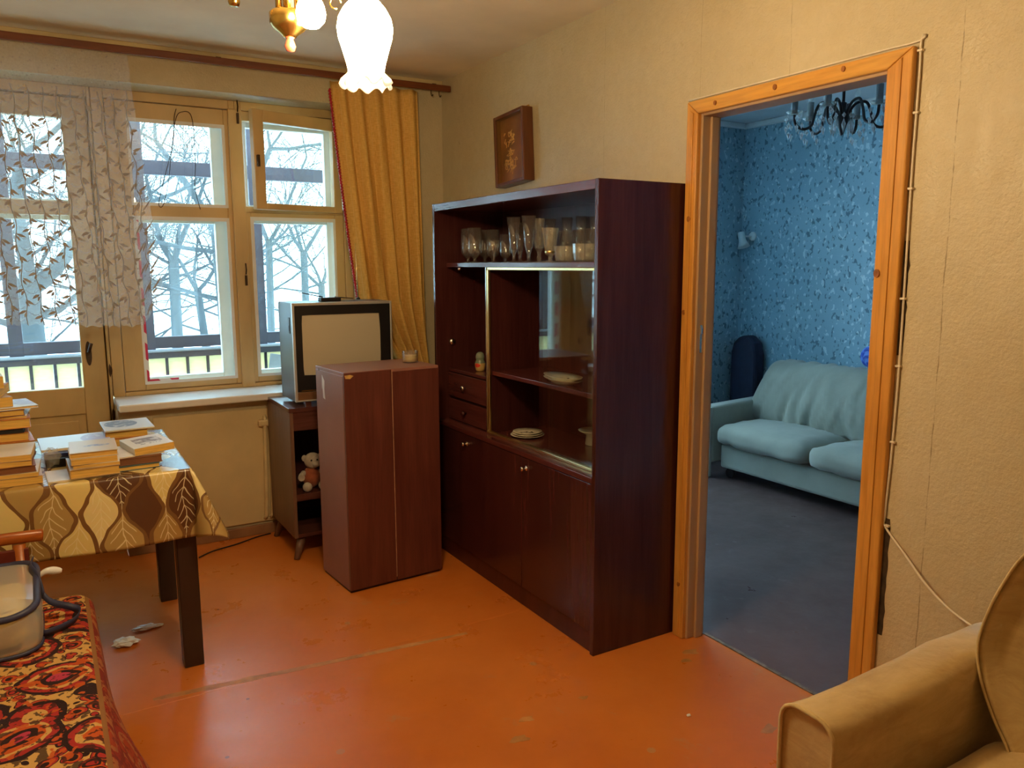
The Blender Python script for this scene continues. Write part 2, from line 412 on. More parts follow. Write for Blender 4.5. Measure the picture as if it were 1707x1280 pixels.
def sash(root, name, x0, x1, z0, z1, y, th, l, r, t, bt, bars, mat, pane_veil=GLASS):
    """one sash: stiles and rails as one part with its glass as sub-parts; bars = list of z for crossbars (z,half)"""
    b = B(); frame_rect(b, x0, x1, z0, z1, y, y + th, l, r, t, bt)
    zs = [z0 + bt]
    for zc, hb in bars:
        b.box(x0 + l, x1 - r, y, y + th, zc - hb, zc + hb); zs += [zc - hb, zc + hb]
    zs.append(z1 - t)
    o = b.build(name, mat, root, bevel=.004)
    for k in range(0, len(zs), 2):
        B().box(x0 + l - .004, x1 - r + .004, y + th * .5 - .0015, y + th * .5 + .0015, zs[k] - .004, zs[k + 1] + .004).build('pane', pane_veil, o)
    return o
# left window: inner + outer leaf
s_l = sash(w1, 'inner_sash', -1.742, -1.158, .812, 2.27, YI, .042, .098, .024, .082, .034, [(1.736, .030)], PAINT)
sash(w1, 'outer_sash', -1.735, -1.165, .812, 2.27, YO, .042, .062, .062, .062, .050, [(1.736, .052)], WHITEP)
# white paper strips pasted round the panes
for (z0, z1) in ((.846, 1.706), (1.766, 2.188)):
    b = B(); frame_rect(b, -1.648, -1.178, z0 - .004, z1 + .004, YI - .0015, YI, .012, .016, .020, .016)
    b.build('paper_sealing_strip', WHITEP, s_l)
def m_tape():
    a = N('red_white_barrier_tape'); v = a.co()
    s = a.math('FRACT', a.math('MULTIPLY', a.math('ADD', a.sep(v, 2), a.math('MULTIPLY', a.sep(v, 0), 1.0)), 7.0))
    c = a.mix(a.math('GREATER_THAN', s, .38), (.85, .82, .82), (.62, .03, .09))
    return a.finish(color=c, rough=.35)
TAPE = m_tape()
B().box(-1.640, -1.622, YI + .016, YI + .018, .85, 1.69).build('sealing_tape', TAPE, s_l)
B().box(-1.622, -1.48, YI + .016, YI + .018, .848, .866).build('sealing_tape', TAPE, s_l)
# centre post between the leaves
struct(B().box(-1.160, -1.090, YI - .022, YI + .02, .79, 2.275).build('trim_2', PAINT, bevel=.006), 'cream post between the two window leaves', 'trim')
# right window: lower leaf, fixed rail, vent pane ajar
s_r = sash(w2, 'inner_sash', -1.092, -.545, .812, 1.742, YI, .042, .026, .050, .026, .034, [], PAINT)
b = B(); frame_rect(b, -1.068, -.593, .842, 1.720, YI - .0015, YI, .018, .014, .020, .016); b.build('paper_sealing_strip', WHITEP, s_r)
sash(w2, 'outer_sash', -1.09, -.55, .812, 2.27, YO, .042, .050, .050, .06, .050, [(1.742, .05)], WHITEP)
B().box(-1.092, -.545, YI, YI + .05, 1.742, 1.775).box(-1.092, -.545, YI, YI + .05, 2.222, 2.272).build('vent_surround', PAINT, w2, bevel=.004)
vent = bpy.data.objects.new('vent_pane', None); COL.objects.link(vent); vent.parent = w2; vent.location = (-.560, YI - .004, 0); vent.rotation_euler = (0, 0, math.radians(15))
vb = B(); frame_rect(vb, -.530, 0, 1.752, 2.262, -.020, .020, .060, .050, .062, .034); vb.build('vent_sash', PAINT, vent, bevel=.004)
B().box(-.474, -.046, -.002, .001, 1.782, 2.204).build('pane', GLASS, vent)
B().box(-.520, -.505, -.036, -.020, 1.97, 2.03).build('vent_latch', DARKM, vent, bevel=.003)
for zz in (1.35, 2.20):
    B().box(-1.118, -1.106, YI - .034, YI - .022, zz, zz + .055).tube([(-1.112, YI - .03, zz + .06), (-1.112, YI - .045, zz + .085), (-1.112, YI - .034, zz + .12)], .004, 6).build('window_latch', DARKM, w2, bevel=.002)
# balcony door
d1 = structroot('door_1', 'cream balcony door with two glass panes and lower panel', 'door')
b = B(); frame_rect(b, -2.62, -1.802, .0, SOF, YI - .012, YO + .07, .05, .014, .05, .035); b.box(-1.872, -1.816, YI + .047, YI + .075, .03, 2.27).box(-2.57, -1.816, YI + .047, YI + .075, 2.235, 2.27); b.build('door_frame', PAINT, d1, bevel=.004)
s_d = sash(d1, 'inner_leaf', -2.565, -1.822, .03, 2.262, YI, .045, .12, .108, .098, .0, [(1.738, .034)], PAINT)
B().box(-2.445, -1.93, YI + .002, YI + .04, .03, .10).box(-2.445, -1.93, YI, YI + .045, .715, .852).box(-2.445, -1.93, YI + .016, YI + .03, .10, .715).build('lower_panel', PAINT, d1, bevel=.004)
B().box(-2.41, -1.965, YI + .008, YI + .017, .135, .682).build('raised_field', PAINT, d1, bevel=.006)
sash(d1, 'outer_leaf', -2.56, -1.83, .75, 2.262, YO, .045, .09, .085, .075, .075, [(1.738, .05)], WHITEP)
B().box(-2.56, -1.83, YO, YO + .045, .03, .75).build('outer_lower_panel', WHITEP, d1)
hb = B(); hb.prism([(-1.897 + .014 * math.cos(t), 1.022 + .062 * math.sin(t)) for t in [2 * PI * k / 16 for k in range(16)]], 1, YI - .006, YI)
hb.tube([(-1.897, YI - .004, 1.03), (-1.897, YI - .035, 1.03)], .008, 8).tube(bez([(-1.897, YI - .035, 1.03), (-1.89, YI - .038, 1.055), (-1.883, YI - .036, 1.075)]), .008, 8).build('door_handle', DARKM, d1)
for zz in (.93, .70):
    bb = B(); bb.prism([(-1.806 + .009 * math.cos(t), zz + .030 * math.sin(t) * (1 + .3 * math.cos(3 * t))) for t in [2 * PI * k / 10 for k in range(10)]], 1, YI - .0135, YI - .0115); bb.build('chipped_paint_spot', DARKM, d1)

# ------------------------------------------------------------------ balcony (glazed loggia) and outdoors
LF = simple('grey_violet_frame_paint', (.048, .042, .062), .5, .2, 5)
LFS = simple('pale_grey_balcony_sill', (.26, .27, .30), .5, .15, 5)
struct(B().box(-4.2, .6, .42, 1.42, -.14, -.03).build('floor_balcony', simple('grey_concrete', (.35, .34, .33), .9, .2, 6)), 'grey concrete balcony floor slab', 'floor')
w3 = structroot('window_3', 'dark framed balcony glazing outside the window', 'window')
YL = 1.30
for x in (-3.60, -2.93, -2.235, -1.505, -.79, -.075, .55):
    B().box(x - .038, x + .038, YL - .03, YL + .03, .90, 2.62).build('post', LF, w3, bevel=.004)
for z0, z1 in ((.925, 1.00), (2.03, 2.118), (2.56, 2.64)):
    B().box(-4.2, .6, YL - .028, YL + .028, z0, z1).build('rail', LF, w3, bevel=.004)
B().box(-4.2, .6, YL - .07, YL + .05, .865, .915).build('ledge', LF, w3, bevel=.004)
B().box(-4.2, .6, YL - .085, YL - .03, .905, .920).build('ledge_cap', LFS, w3, bevel=.004)
xs = (-3.60, -2.93, -2.235, -1.505, -.79, -.075)
for xa, xb in zip(xs, xs[1:]):
    for z0, z1 in ((1.0, 2.03), (2.118, 2.56)):
        B().box(xa + .036, xb - .036, YL - .0015, YL + .0015, z0, z1).build('pane', GLASS, w3)
def m_board():
    a = N('yellowed_translucent_board'); v = a.co()
    c = a.ramp(a.noise(a.scl(v, (1, 1, 6)), 7, 5, .7), [(.3, (.80, .70, .42)), (.7, (.92, .85, .62))])
    sh = a.n('MixShader', {0: .55, 1: a.n('BsdfDiffuse', {0: c}), 2: a.n('BsdfTranslucent', {0: c})})
    return a.surface(sh)
BOARD = m_board()
par = thing('balcony_parapet', 'yellowed upright boards of the balcony parapet outside the window', 'parapet', (-1.8, YL, 0))
x = -3.7
first = None
k = 0
while x < .5:
    if first is None:
        first = B((-1.8, YL, 0)).box(x + .006, x + .118, YL - .008, YL + .008, -.03, .866).build('board', BOARD, par)
    else:
        c = first.copy(); COL.objects.link(c); c.location.x = x + 3.7
    B((-1.8, YL, 0)).box(x - .009, x + .009, YL - .014, YL - .004, -.03, .866).build('dark_gap_strip', LF, par)  # dark strip laid over each board gap, standing in for the gap's darkness
    x += .1275
for z in (.08, .60):
    B((-1.8, YL, 0)).box(-4.1, .6, YL + .01, YL + .04, z, z + .03).build('parapet_rail', LF, par)
gb = B((-.62, 1.1, -.03)); gb.box(-.92, -.32, 1.02, 1.04, -.03, .74)
o = tag(gb.build('leaning_board', simple('grey_slate_board', (.22, .22, .23), .7, .2, 6), bevel=.003), 'grey slate board leaning inside the balcony parapet', 'board')
o.rotation_euler = (math.radians(-9), math.radians(11), 0); o.location.z = .05
SNOW = simple('snow', (.86, .88, .92), .8, .04, .5)
struct(B().box(-60, 70, 2.0, 120, -5.2, -5.0).build('ground_snow', SNOW), 'snow covered ground far below the balcony', 'ground')
BARK = simple('blue_grey_bark', (.050, .062, .070), .9, .35, 5, (1, 1, .3))  # dark bluish grey, one colour for near and far trees
def grow(b, p, d, length, r, depth, rng, tw):
    n = 4; pts = [p.copy()]; rr = [r]
    for i in range(n):
        d = (d + Vector((rng.gauss(0, .16), rng.gauss(0, .16), rng.gauss(0, .10) + .02))).normalized()
        p = p + d * length / n; pts.append(p.copy()); rr.append(max(.0055, r * (1 - .5 * (i + 1) / n)))
    (b if depth > 1 else tw).tube(pts, rr, 6 if depth > 2 else (4 if depth > 1 else 3), cap=False)
    if depth == 0: return
    for k in range(4 if depth > 1 else 5):
        at = pts[rng.choice((1, 2, 3, 4))] if k else pts[-1]
        ax = Vector((rng.gauss(0, 1), rng.gauss(0, 1), rng.gauss(0, .7)))
        nd = (d + ax.normalized() * rng.uniform(.55, 1.05)).normalized()
        grow(b, at, nd, length * rng.uniform(.55, .80), rr[-1] * rng.uniform(.55, .85), depth - 1, rng, tw)
def tree(x, y, seed, fork_z, r, label, mains, depth=3, name='bare_tree', lean=0.0, low=()):
    """trunk from the ground to the fork height (world z); mains = directions of the limbs at the fork"""
    rng = random.Random(seed)
    root = thing(name, label, 'tree', (x, y, -5.0), 0, 'bare winter trees outside')
    tr, br, tw = B(), B(), B(); hgt = fork_z + 5.0
    pts = [Vector((lean * (k / 5 - 1) + rng.gauss(0, .02), 0, hgt * k / 5 - .05)) for k in range(6)]; rr = [r * (1.25 - .25 * k / 5) for k in range(6)]
    tr.tube(pts, rr, 10)
    for d, L, f in mains: grow(br, pts[-1] - Vector((0, 0, .05)), Vector(d).normalized(), L, r * f, depth, rng, tw)
    for d, L, f, dz in low: grow(br, pts[-1] + Vector((0, 0, dz)), Vector(d).normalized(), L, r * f, depth - 1, rng, tw)
    tr.build('trunk', BARK, root); br.build('branches', BARK, root, fix=False); tw.build('twigs', BARK, root, fix=False, kind='stuff')
    return root
LIMB = [((-.5, .1, 1), 1.5, .6), ((.6, -.1, .9), 1.5, .6), ((.1, .6, 1), 1.3, .5)]
def low_(*a): return [((c, .3 * sgn, .35), L, .32, dz) for c, sgn, L, dz in a]
tree(-2.215, 5.8, 4, 1.28, .125, 'bare forked tree nearest the balcony door glass', [((-.22, .1, 1), 1.5, .75), ((.62, 0, .85), 1.5, .75)], 3, low=low_((1, -1, 1.2, -.35), (1, 1, 1.3, -.1), (-1, 1, 1.0, -.5)))
tree(.22, 8.0, 9, 2.0, .11, 'bare tree whose trunk stands behind the left window leaf', LIMB, 3, lean=-.1, low=low_((-1, -1, 1.9, -.3), (-1, 1, 1.6, -1.0), (1, 1, 1.5, -.7)))
tree(-.10, 10.5, 14, 1.6, .09, 'slender bare tree beside the left window trunk', LIMB, 3, low=low_((-1, 1, 1.5, -.5), (-1, -1, 1.8, -.1)))
tree(1.05, 8.6, 21, 1.9, .055, 'thin bare tree seen through the right window leaf', LIMB, 3, low=low_((1, -1, 1.5, -.8), (-1, 1, 1.5, -.4), (1, 1, 1.3, -.2)))
tree(-1.0, 11.5, 33, 1.5, .10, 'distant bare tree between the door and window panes', LIMB, 3, low=low_((1, -1, 2.0, -.6), (-1, 1, 1.8, -.3)))
tree(2.9, 13.0, 45, 1.8, .075, 'far bare tree behind the right window leaf', LIMB, 3, low=low_((1, -1, 2.0, -.8), (-1, 1, 2.2, -.4)))
tree(-3.2, 12.5, 61, 1.8, .14, 'far bare tree at the left end of the balcony view', LIMB, 3, low=low_((1, -1, 2.0, -.8), (1, 1, 1.8, -.2)))

for tx, ty_, sd, fz, tr_, lb in ((.9, 14.0, 71, 1.0, .08, 'far slender tree low behind the centre window post'), (-.6, 15.5, 77, .9, .09, 'far slender tree behind the left pane of the left leaf'),
    (-2.4, 15.0, 83, 1.0, .09, 'far slender tree behind the forked tree'), (2.0, 16.5, 89, 1.1, .08, 'faintest far tree deep behind the right leaf'), (.2, 18.0, 95, .8, .09, 'farthest bare tree behind the left window leaf'), (3.9, 15.0, 99, 1.0, .08, 'far slender tree at the right end of the view')):
    tree(tx, ty_, sd, fz, tr_, lb, LIMB, 3, low=low_((1, -1, 2.0, -.5), (-1, 1, 2.0, -.2), (-1, -1, 1.8, -.9), (1, 1, 1.8, -1.3)))

# ------------------------------------------------------------------ bedroom seen through the doorway
BX0, BX1, BY0, BY1 = .08, 2.60, -4.2, .12
struct(B().box(.085, BX1, BY0, BY1, -.12, -.004).build('floor_bedroom', FLOOR2), 'dark brown painted bedroom floor', 'floor')
struct(B().box(.09, BX1 + .1, BY0, BY1 + .3, H, H + .12).build('ceiling_bedroom', BEDCEIL), 'pale bedroom ceiling', 'ceiling')
struct(B().box(BX1, BX1 + .1, BY0, BY1 + .3, 0, H).build('wall_bedroom_far', BLUEP), 'blue leaf wallpaper wall behind the sofa', 'wall')
wb = B(); WX0, WX1 = .12, 1.80
wb.box(.08, WX0, BY1, BY1 + .3, 0, H).box(WX1, BX1, BY1, BY1 + .3, 0, H).box(WX0, WX1, BY1, BY1 + .3, 0, .70).box(WX0, WX1, BY1, BY1 + .3, 2.34, H)
struct(wb.build('wall_bedroom_window', BLUEP), 'blue leaf wallpaper wall with the bedroom window', 'wall')
struct(B().box(.08, BX1, BY0 - .1, BY0, 0, H).build('wall_bedroom_back', BLUEP), 'blue wallpaper wall at the near end of the bedroom', 'wall')
struct(B().box(.0802, .083, BY0, DY0, 0, H).box(.0802, .083, DY1, BY1, 0, H).box(.0802, .083, DY0, DY1, DH, H).build('wall_bedroom_door', BLUEP), 'blue wallpaper on the bedroom side of the doorway wall', 'wall')
b = B(); b.box(BX1 - .035, BX1, BY0, BY1, H - .04, H).box(.083, BX1 - .035, BY1 - .035, BY1, H - .04, H)
struct(b.build('trim_3', WHITEP, bevel=.008), 'white ceiling moulding round the bedroom', 'trim')
w4 = structroot('window_4', 'bedroom window lighting the blue wall', 'window')
b = B(); frame_rect(b, WX0, WX1, .70, 2.34, BY1 + .16, BY1 + .22, .06, .06, .06, .06); b.box(1.05, 1.11, BY1 + .16, BY1 + .22, .76, 2.28); b.build('window_frame', WHITEP, w4)
for xa, xb in ((WX0 + .06, 1.05), (1.11, WX1 - .06)):
    B().box(xa, xb, BY1 + .188, BY1 + .191, .76, 2.28).build('pane', GLASS, w4)

bc = thing('added_shading_curtain', 'unseen dark curtain added to shade the bedroom corner', 'curtain', (1.82, .03, .05))  # unseen curtain and pole, added to keep daylight off the far wall's corner
B((1.82, .03, .05)).grid(lambda u, v: (1.70 + .25 * u, .045 - .05 * abs(math.sin(u * 16)) - .045 * u, 2.42 - 2.36 * v), 60, 12).build('cloth', simple('dark_blue_light_blocker', (.05, .07, .12), .9, .2, 8), bc, solid=.004)
B((1.82, .03, .05)).tube([(.15, .05, 2.43), (2.0, .05, 2.43)], .010, 8).build('added_curtain_pole', STEEL, bc)
# doorway lining and pine casing
d2 = structroot('door_2', 'pine cased doorway into the blue bedroom, no door leaf', 'doorway')
B().box(-.004, .084, DY1 - .014, DY1, 0, DH).build('jamb', JAMB, d2, bevel=.003)
B().box(.030, .066, DY1 - .026, DY1 - .014, 0, DH - .014).build('jamb_stop', JAMB, d2, bevel=.003)
B().box(-.004, .084, DY0, DY0 + .014, 0, DH).build('jamb', JAMB, d2, bevel=.003)
B().box(-.004, .084, DY0 + .014, DY1 - .014, DH - .014, DH).build('head_jamb', JAMB, d2, bevel=.003)
B().box(.012, .028, DY1 - .0165, DY1 - .014, 1.13, 1.235).box(.015, .025, DY1 - .019, DY1 - .016, 1.20, 1.225).build('strike_plate', STEEL, d2, bevel=.001)
def casing(poly_y, z0, z1): pass
CT = .022
B().prism([(-2.069, 0), (-2.125, 0), (-2.125, 1.986), (-2.069, 2.033)], 0, -CT, 0).build('casing_side', PINE, d2, bevel=.005)
B().prism([(-2.858, 0), (-2.934, 0), (-2.934, 2.033), (-2.858, 1.986)], 0, -CT, 0).build('casing_side', PINE, d2, bevel=.005)
B().prism([(-2.0685, 2.0335), (-2.9345, 2.0335), (-2.8575, 1.9865), (-2.1255, 1.9865)], 0, -CT, 0).build('casing_head', PINEH, d2, bevel=.005)
B().prism([(-2.090, .01), (-2.105, .01), (-2.105, 1.99), (-2.090, 2.0)], 0, -CT - .004, -CT).build('casing_bead', PINE, d2, bevel=.003)
B().prism([(-2.885, .01), (-2.905, .01), (-2.905, 2.01), (-2.885, 1.995)], 0, -CT - .004, -CT).build('casing_bead', PINE, d2, bevel=.003)
KNOT = simple('dark_pine_knot', (.32, .11, .02), .4, .4, 40)
for y, z, r in ((-2.097, 1.62, .012), (-2.085, 1.28, .010), (-2.47, 2.012, .010), (-2.72, 2.016, .009), (-2.87, 1.43, .013), (-2.21, 2.008, .009), (-2.10, .22, .010)):
    B().prism([(y + r * .7 * math.cos(t), z + r * .9 * math.sin(t)) for t in [2 * PI * k / 12 for k in range(12)]], 0, -CT - .0046, -CT + .001).build('knot', KNOT, d2)
struct(B().box(.083, .100, DY0 + .014, DY1 - .014, -.004, .004).build('trim_4', simple('grimy_threshold_strip', (.16, .12, .09), .7, .5, 40), bevel=.002), 'grimy strip across the doorway threshold', 'trim')
# white cable along the casing
CABLE = simple('white_cable_plastic', (.72, .64, .50), .45, .1, 10)
cab = thing('telephone_cable', 'thin white cable clipped along the pine casing and trailing down', 'cable', (-.006, -2.94, .70))
pts = bez([(-.006, -2.06, 2.042), (-.006, -2.5, 2.043), (-.006, -2.915, 2.044), (-.006, -2.944, 2.03), (-.006, -2.944, 1.7), (-.006, -2.947, 1.2), (-.006, -2.942, .9), (-.006, -2.935, .73), (-.006, -2.940, .695), (-.02, -3.02, .632), (-.05, -3.10, .585), (-.09, -3.20, .555), (-.12, -3.32, .535)], 6)
B((-.006, -2.94, .70)).tube(pts, .0032, 6).build('cable', CABLE, cab)
for z in (2.02, 1.86, 1.66, 1.36, 1.17, .95, .70):
    B((-.006, -2.94, .70)).box(-.0115, 0, -2.952, -2.937, z - .003, z + .003).build('clip', CABLE, cab, bevel=.001)

# bedroom sofa along the far wall
SOFA = simple('grey_green_velour', (.36, .36, .29), .9, .10, 5, bump=.25, bscale=26, sheen=.3)
def pillow(b, x0, x1, y0, y1, z0, z1, rnd=.35, n=10, puff=.02, seed=0, wr=.0):
    """rounded cushion: a superellipsoid-like box with soft wrinkles"""
    cx, cy, cz = (x0 + x1) / 2, (y0 + y1) / 2, (z0 + z1) / 2; hx, hy, hz = (x1 - x0) / 2, (y1 - y0) / 2, (z1 - z0) / 2
    rr = min(hx, hy, hz) * rnd * 2
    bm2 = bmesh.new(); bmesh.ops.create_cube(bm2, size=2.0)
    bmesh.ops.subdivide_edges(bm2, edges=bm2.edges[:], cuts=n, use_grid_fill=True)
    vm = {}
    for vv in bm2.verts:
        p = vv.co
        q = Vector((p.x * hx, p.y * hy, p.z * hz))
        inner = Vector((max(-hx + rr, min(hx - rr, q.x)), max(-hy + rr, min(hy - rr, q.y)), max(-hz + rr, min(hz - rr, q.z))))
        dlt = q - inner
        if dlt.length > 1e-9: q = inner + dlt.normalized() * min(rr, dlt.length)
        q.z += puff * (1 - p.x ** 2) * (1 - p.y ** 2) * (1 if p.z > 0 else 0) * hz / max(hz, .05)
        w_ = Vector((cx, cy, cz)) + q
        if wr: w_ += Vector((1, 1, 1)) * wr * noise.noise(w_ * 9 + Vector((seed, 0, 0))) + Vector((0, 0, 1)) * wr * noise.noise(Vector((w_.x * 5, w_.y * 22, seed)))
        vm[vv] = b.v(w_)
    for fc in bm2.faces: b.f([vm[vv] for vv in fc.verts], True)
    bm2.free(); return b
so = (2.2, -1.2, 0)
sf = thing('sofa', 'grey-green sofa against the blue bedroom wall', 'sofa', so)
B(so).box(1.86, 2.50, -2.22, -.46, .07, .235).build('base', SOFA, sf, bevel=.02, bseg=3)
for i, (ya, yb) in enumerate(((-1.20, -.455), (-2.22, -1.21))):
    pillow(B(so), 1.80, 2.36, ya, yb, .235, .375, .42, 12, .03, i, .010).build('seat_cushion', SOFA, sf)
def backrest(ya, yb, seed):
    b = B(so)
    def fn(u, v):
        # v goes round the section: front bottom -> top -> back bottom
        y = ya + (yb - ya) * u
        sec = bez([(2.22, 0, .36), (2.20, 0, .50), (2.245, 0, .66), (2.33, 0, .765), (2.42, 0, .785), (2.50, 0, .74), (2.54, 0, .60), (2.54, 0, .30)], 4)
        t = v * (len(sec) - 1); i = min(int(t), len(sec) - 2); p = sec[i].lerp(sec[i + 1], t - i)
        e = min(u, 1 - u) * 2; s = 1 - (max(0, 1 - e * 6)) ** 2 * .30
        z = .36 + (p.z - .36) * s
        wrk = .024 * noise.noise(Vector((y * 14, z * 5, seed))) + .022 * noise.noise(Vector((y * 30 + z * 12, z * 3, seed + 5)))
        return (p.x + wrk, y, z + wrk * .5)
    b.grid(fn, 48, 28)
    return b.build('back_cushion', SOFA, sf, solid=.01)
backrest(-1.36, -.42, 3.0); backrest(-2.24, -1.37, 8.0)
for (yc) in (-.385, -2.30):
    b = B(so); b.prism([(1.80, .10), (2.50, .10), (2.50, .52), (1.80, .495)], 1, yc - .055, yc + .055)
    b.build('arm', SOFA, sf, bevel=.022, bseg=3)
    B(so).box(1.785, 1.81, yc - .05, yc + .05, .0, .49).build('arm_front', SOFA, sf, bevel=.008)
BLACKP = simple('black_plastic', (.015, .014, .015), .4, .2, 10)
for cy in (-.52, -2.16):
    for cx in (1.91, 2.44):
        B(so).tube([(cx - .014, cy, .035), (cx + .014, cy, .035)], .035, 14).build('caster', BLACKP, sf)
pf = B((2.49, -1.13, .72)); pf.ball((2.49, -1.13, .862), .075, 18, 12, (.55, 1, .95))
def m_blueball():
    a = N('blue_swirled_cloth'); v = a.co(); f = a.noise(v, 16, 2, .5, 1.2)
    return a.finish(color=a.ramp(f, [(.42, (.02, .06, .45)), (.56, (.15, .30, .80))]), rough=.6)
tag(pf.build('round_cushion', m_blueball()), 'small round blue cushion resting on the sofa back', 'cushion')
dk = B((2.52, -.08, 0)); dk.prism([(-.20 + .0, 0), (.06, 0), (.06, .78), (.04, .86), (-.02, .915), (-.10, .925), (-.165, .87), (-.19, .78)], 0, 2.46, 2.575)
tag(dk.build('dark_case', simple('dark_navy_cloth', (.022, .028, .055), .9, .2, 8), bevel=.03, bseg=3), 'dark navy round-topped case standing in the bedroom corner', 'case')
# wall spot lamp
SPOT = simple('white_lamp_enamel', (.72, .78, .76), .35, .05, 8)
sl = thing('wall_spot_lamp', 'white swivel spot lamp on the blue bedroom wall', 'lamp', (2.592, .02, 1.64)); sl.scale = (.8, .8, .8)
R = Matrix.Rotation(math.radians(25), 4, 'X')
B().lathe([(0, -.012), (.035, -.012), (.042, 0), (.042, .012), (0, .012)], 18, (0, -.02, .03), Matrix.Rotation(PI / 2, 4, 'Y')).build('wall_plate', SPOT, sl)
B().tube([(0, -.02, .03), (-.045, -.005, .03), (-.08, .01, .03)], .008, 8).build('swivel_arm', SPOT, sl)
Ms = Matrix.Rotation(math.radians(-18), 4, 'X')
B().lathe([(.0, .075), (.030, .070), (.034, .05), (.034, -.01), (.040, -.03), (.058, -.075), (.054, -.075), (.032, -.02), (0, -.01)], 20, (-.09, .02, .0), Ms).build('shade', SPOT, sl)

# bedroom chandelier with candle tubes and crystals
CRYST2 = thin_glass('hanging_crystal', (.95, .97, .98), 2.2, .05, .30)
IRON = simple('dark_wrought_iron', (.012, .012, .016), .5, .2, 12)
CANDLE = simple('grey_candle_sleeve', (.20, .23, .24), .5, .1, 12)
ch = thing('candle_chandelier', 'dark iron chandelier with candle tubes and crystals in the bedroom', 'chandelier', (1.487, -1.575, 2.2))
B().tube([(0, 0, .30), (0, 0, .05)], .008, 8).lathe([(0, -.10), (.010, -.09), (.022, -.05), (.036, -.02), (.030, .01), (.014, .03), (.018, .06), (.0, .07)], 14).build('stem', IRON, ch)
B().lathe([(0, .30), (.05, .30), (.045, .275), (.01, .26), (0, .26)], 16).build('ceiling_rose', IRON, ch)
cr_mesh = None
for k in range(6):
    a = .35 + k * PI / 3; ca, sa = math.cos(a), math.sin(a)
    P = lambda r, z: (r * ca, r * sa, z)
    arm = B().tube(bez([P(.02, .0), P(.06, .055), (P(.11, .062)), P(.135, .01), P(.15, -.045), P(.19, -.062), P(.228, -.035), P(.235, .01)], 5), .0075, 7).build('arm', IRON, ch)
    B().lathe([(0, .0), (.03, .008), (.042, .02), (.04, .022), (.0, .012)], 14, P(.235, .005)).build('drip_pan', CRYST, ch)
    B().lathe([(0, .015), (.017, .015), (.017, .105), (0, .105)], 12, P(.235, 0)).build('candle_sleeve', CANDLE, ch)
    B().lathe([(0, .105), (.010, .11), (.016, .13), (.012, .155), (.0, .18)], 10, P(.235, 0)).build('bulb', WARE, ch)
    for j in range(6):
        t = j / 6 * 2 * PI; c = Vector(P(.235, .0)) + Vector((math.cos(t), math.sin(t), 0)) * .038
        z = -.03 - .035 * (j % 2)
        b = B().lathe([(0, .016), (.009, 0), (0, -.018)], 6, c + Vector((0, 0, z + .02))).lathe([(0, .014), (.009, 0), (0, -.030)], 6, c + Vector((0, 0, z - .025)))
        b.tube([c + Vector((0, 0, .014)), c + Vector((0, 0, z))], .0008, 3)
        b.build('crystal_drop', CRYST2, ch)
for j in range(8):
    t = j / 8 * 2 * PI; c = Vector((math.cos(t) * .05, math.sin(t) * .05, -.05))
    B().lathe([(0, .03), (.011, 0), (0, -.05)], 6, c).lathe([(0, .06), (.010, .045), (0, .03)], 6, c).build('crystal_drop', CRYST2, ch)

# ------------------------------------------------------------------ curtain rail, lace curtain, orange curtain
rail = thing('curtain_rail', 'long brown wooden curtain rail under the ceiling', 'curtain rail', (-1.6, -.10, 2.42))
B((-1.6, -.10, 2.42)).box(-3.15, -.006, -.135, -.118, 2.418, 2.452).build('front_board', RAILW, rail, bevel=.004)
B((-1.6, -.10, 2.42)).box(-3.15, -.006, -.118, -.075, 2.440, 2.450).build('top_board', RAILW, rail, bevel=.002)
B((-1.6, -.10, 2.42)).box(-3.15, -.006, -.106, -.100, 2.428, 2.440).build('runner_track', BRASS, rail)
for x in (-2.6, -1.25, -.10):
    B((-1.6, -.10, 2.42)).box(x - .012, x + .012, -.118, 0, 2.450, 2.458).build('bracket', DARKM, rail)
for x in (-.115, -.065):
    B((-1.6, -.10, 2.42)).tube(bez([(x, -.103, 2.43), (x, -.103, 2.405), (x + .006, -.103, 2.392), (x + .012, -.103, 2.402)], 4), .0025, 6).build('hook', DARKM, rail)

def m_lace():
    a = N('white_tulle'); c = (.80, .74, .68)
    weave = a.noise(a.co('UV'), 90, 2)
    al = a.ramp(weave, [(.3, .20), (.7, .32)])
    body = a.n('MixShader', {0: .45, 1: a.n('BsdfDiffuse', {0: c}), 2: a.n('BsdfTranslucent', {0: c})})
    return a.surface(a.n('MixShader', {0: al, 1: a.n('BsdfTransparent', {0: (1, 1, 1)}), 2: body}))
LACE = m_lace()
EMB = simple('lace_embroidery', (.42, .40, .40), .8, .1, 10)
def lace_pt(u, v, off=0.0):
    """u 0..1 left->right, v 0..1 top->bottom"""
    top_x = -2.95 + (1.30) * u; bot_x = -3.0 + (1.425) * u ** 0.96
    x = top_x + (bot_x - top_x) * v ** 1.2
    g = max(0, (u - .55) / .45)                       # gathers near the free edge
    fold = (.010 + .020 * g) * math.sin(u * 62 + 1.2 * math.sin(v * 2.1 + u * 8)) + .008 * math.sin(u * 21 + v * 3)
    fold *= (.35 + .65 * v)
    hem = .012 * abs(math.sin(u * 95)) if v > .999 else 0
    z = 2.418 - (2.418 - 1.178) * v - .012 * math.sin(u * 9) * v + hem
    rise = .17 * max(0, (u - .93) / .07) ** 2 * v
    return Vector((x + .012 * g * math.cos(u * 62) * v, -.105 + fold + off, z + rise))
lc = thing('lace_curtain', 'sheer white lace curtain over the balcony door', 'curtain', (-2.3, -.1, 1.178))
B((-2.3, -.1, 1.178)).grid(lambda u, v: lace_pt(u, v), 150, 60, lambda u, v: (u * 1.6, v * 1.25)).build('tulle', LACE, lc)
eb = B((-2.3, -.1, 1.178)); rng = random.Random(5)
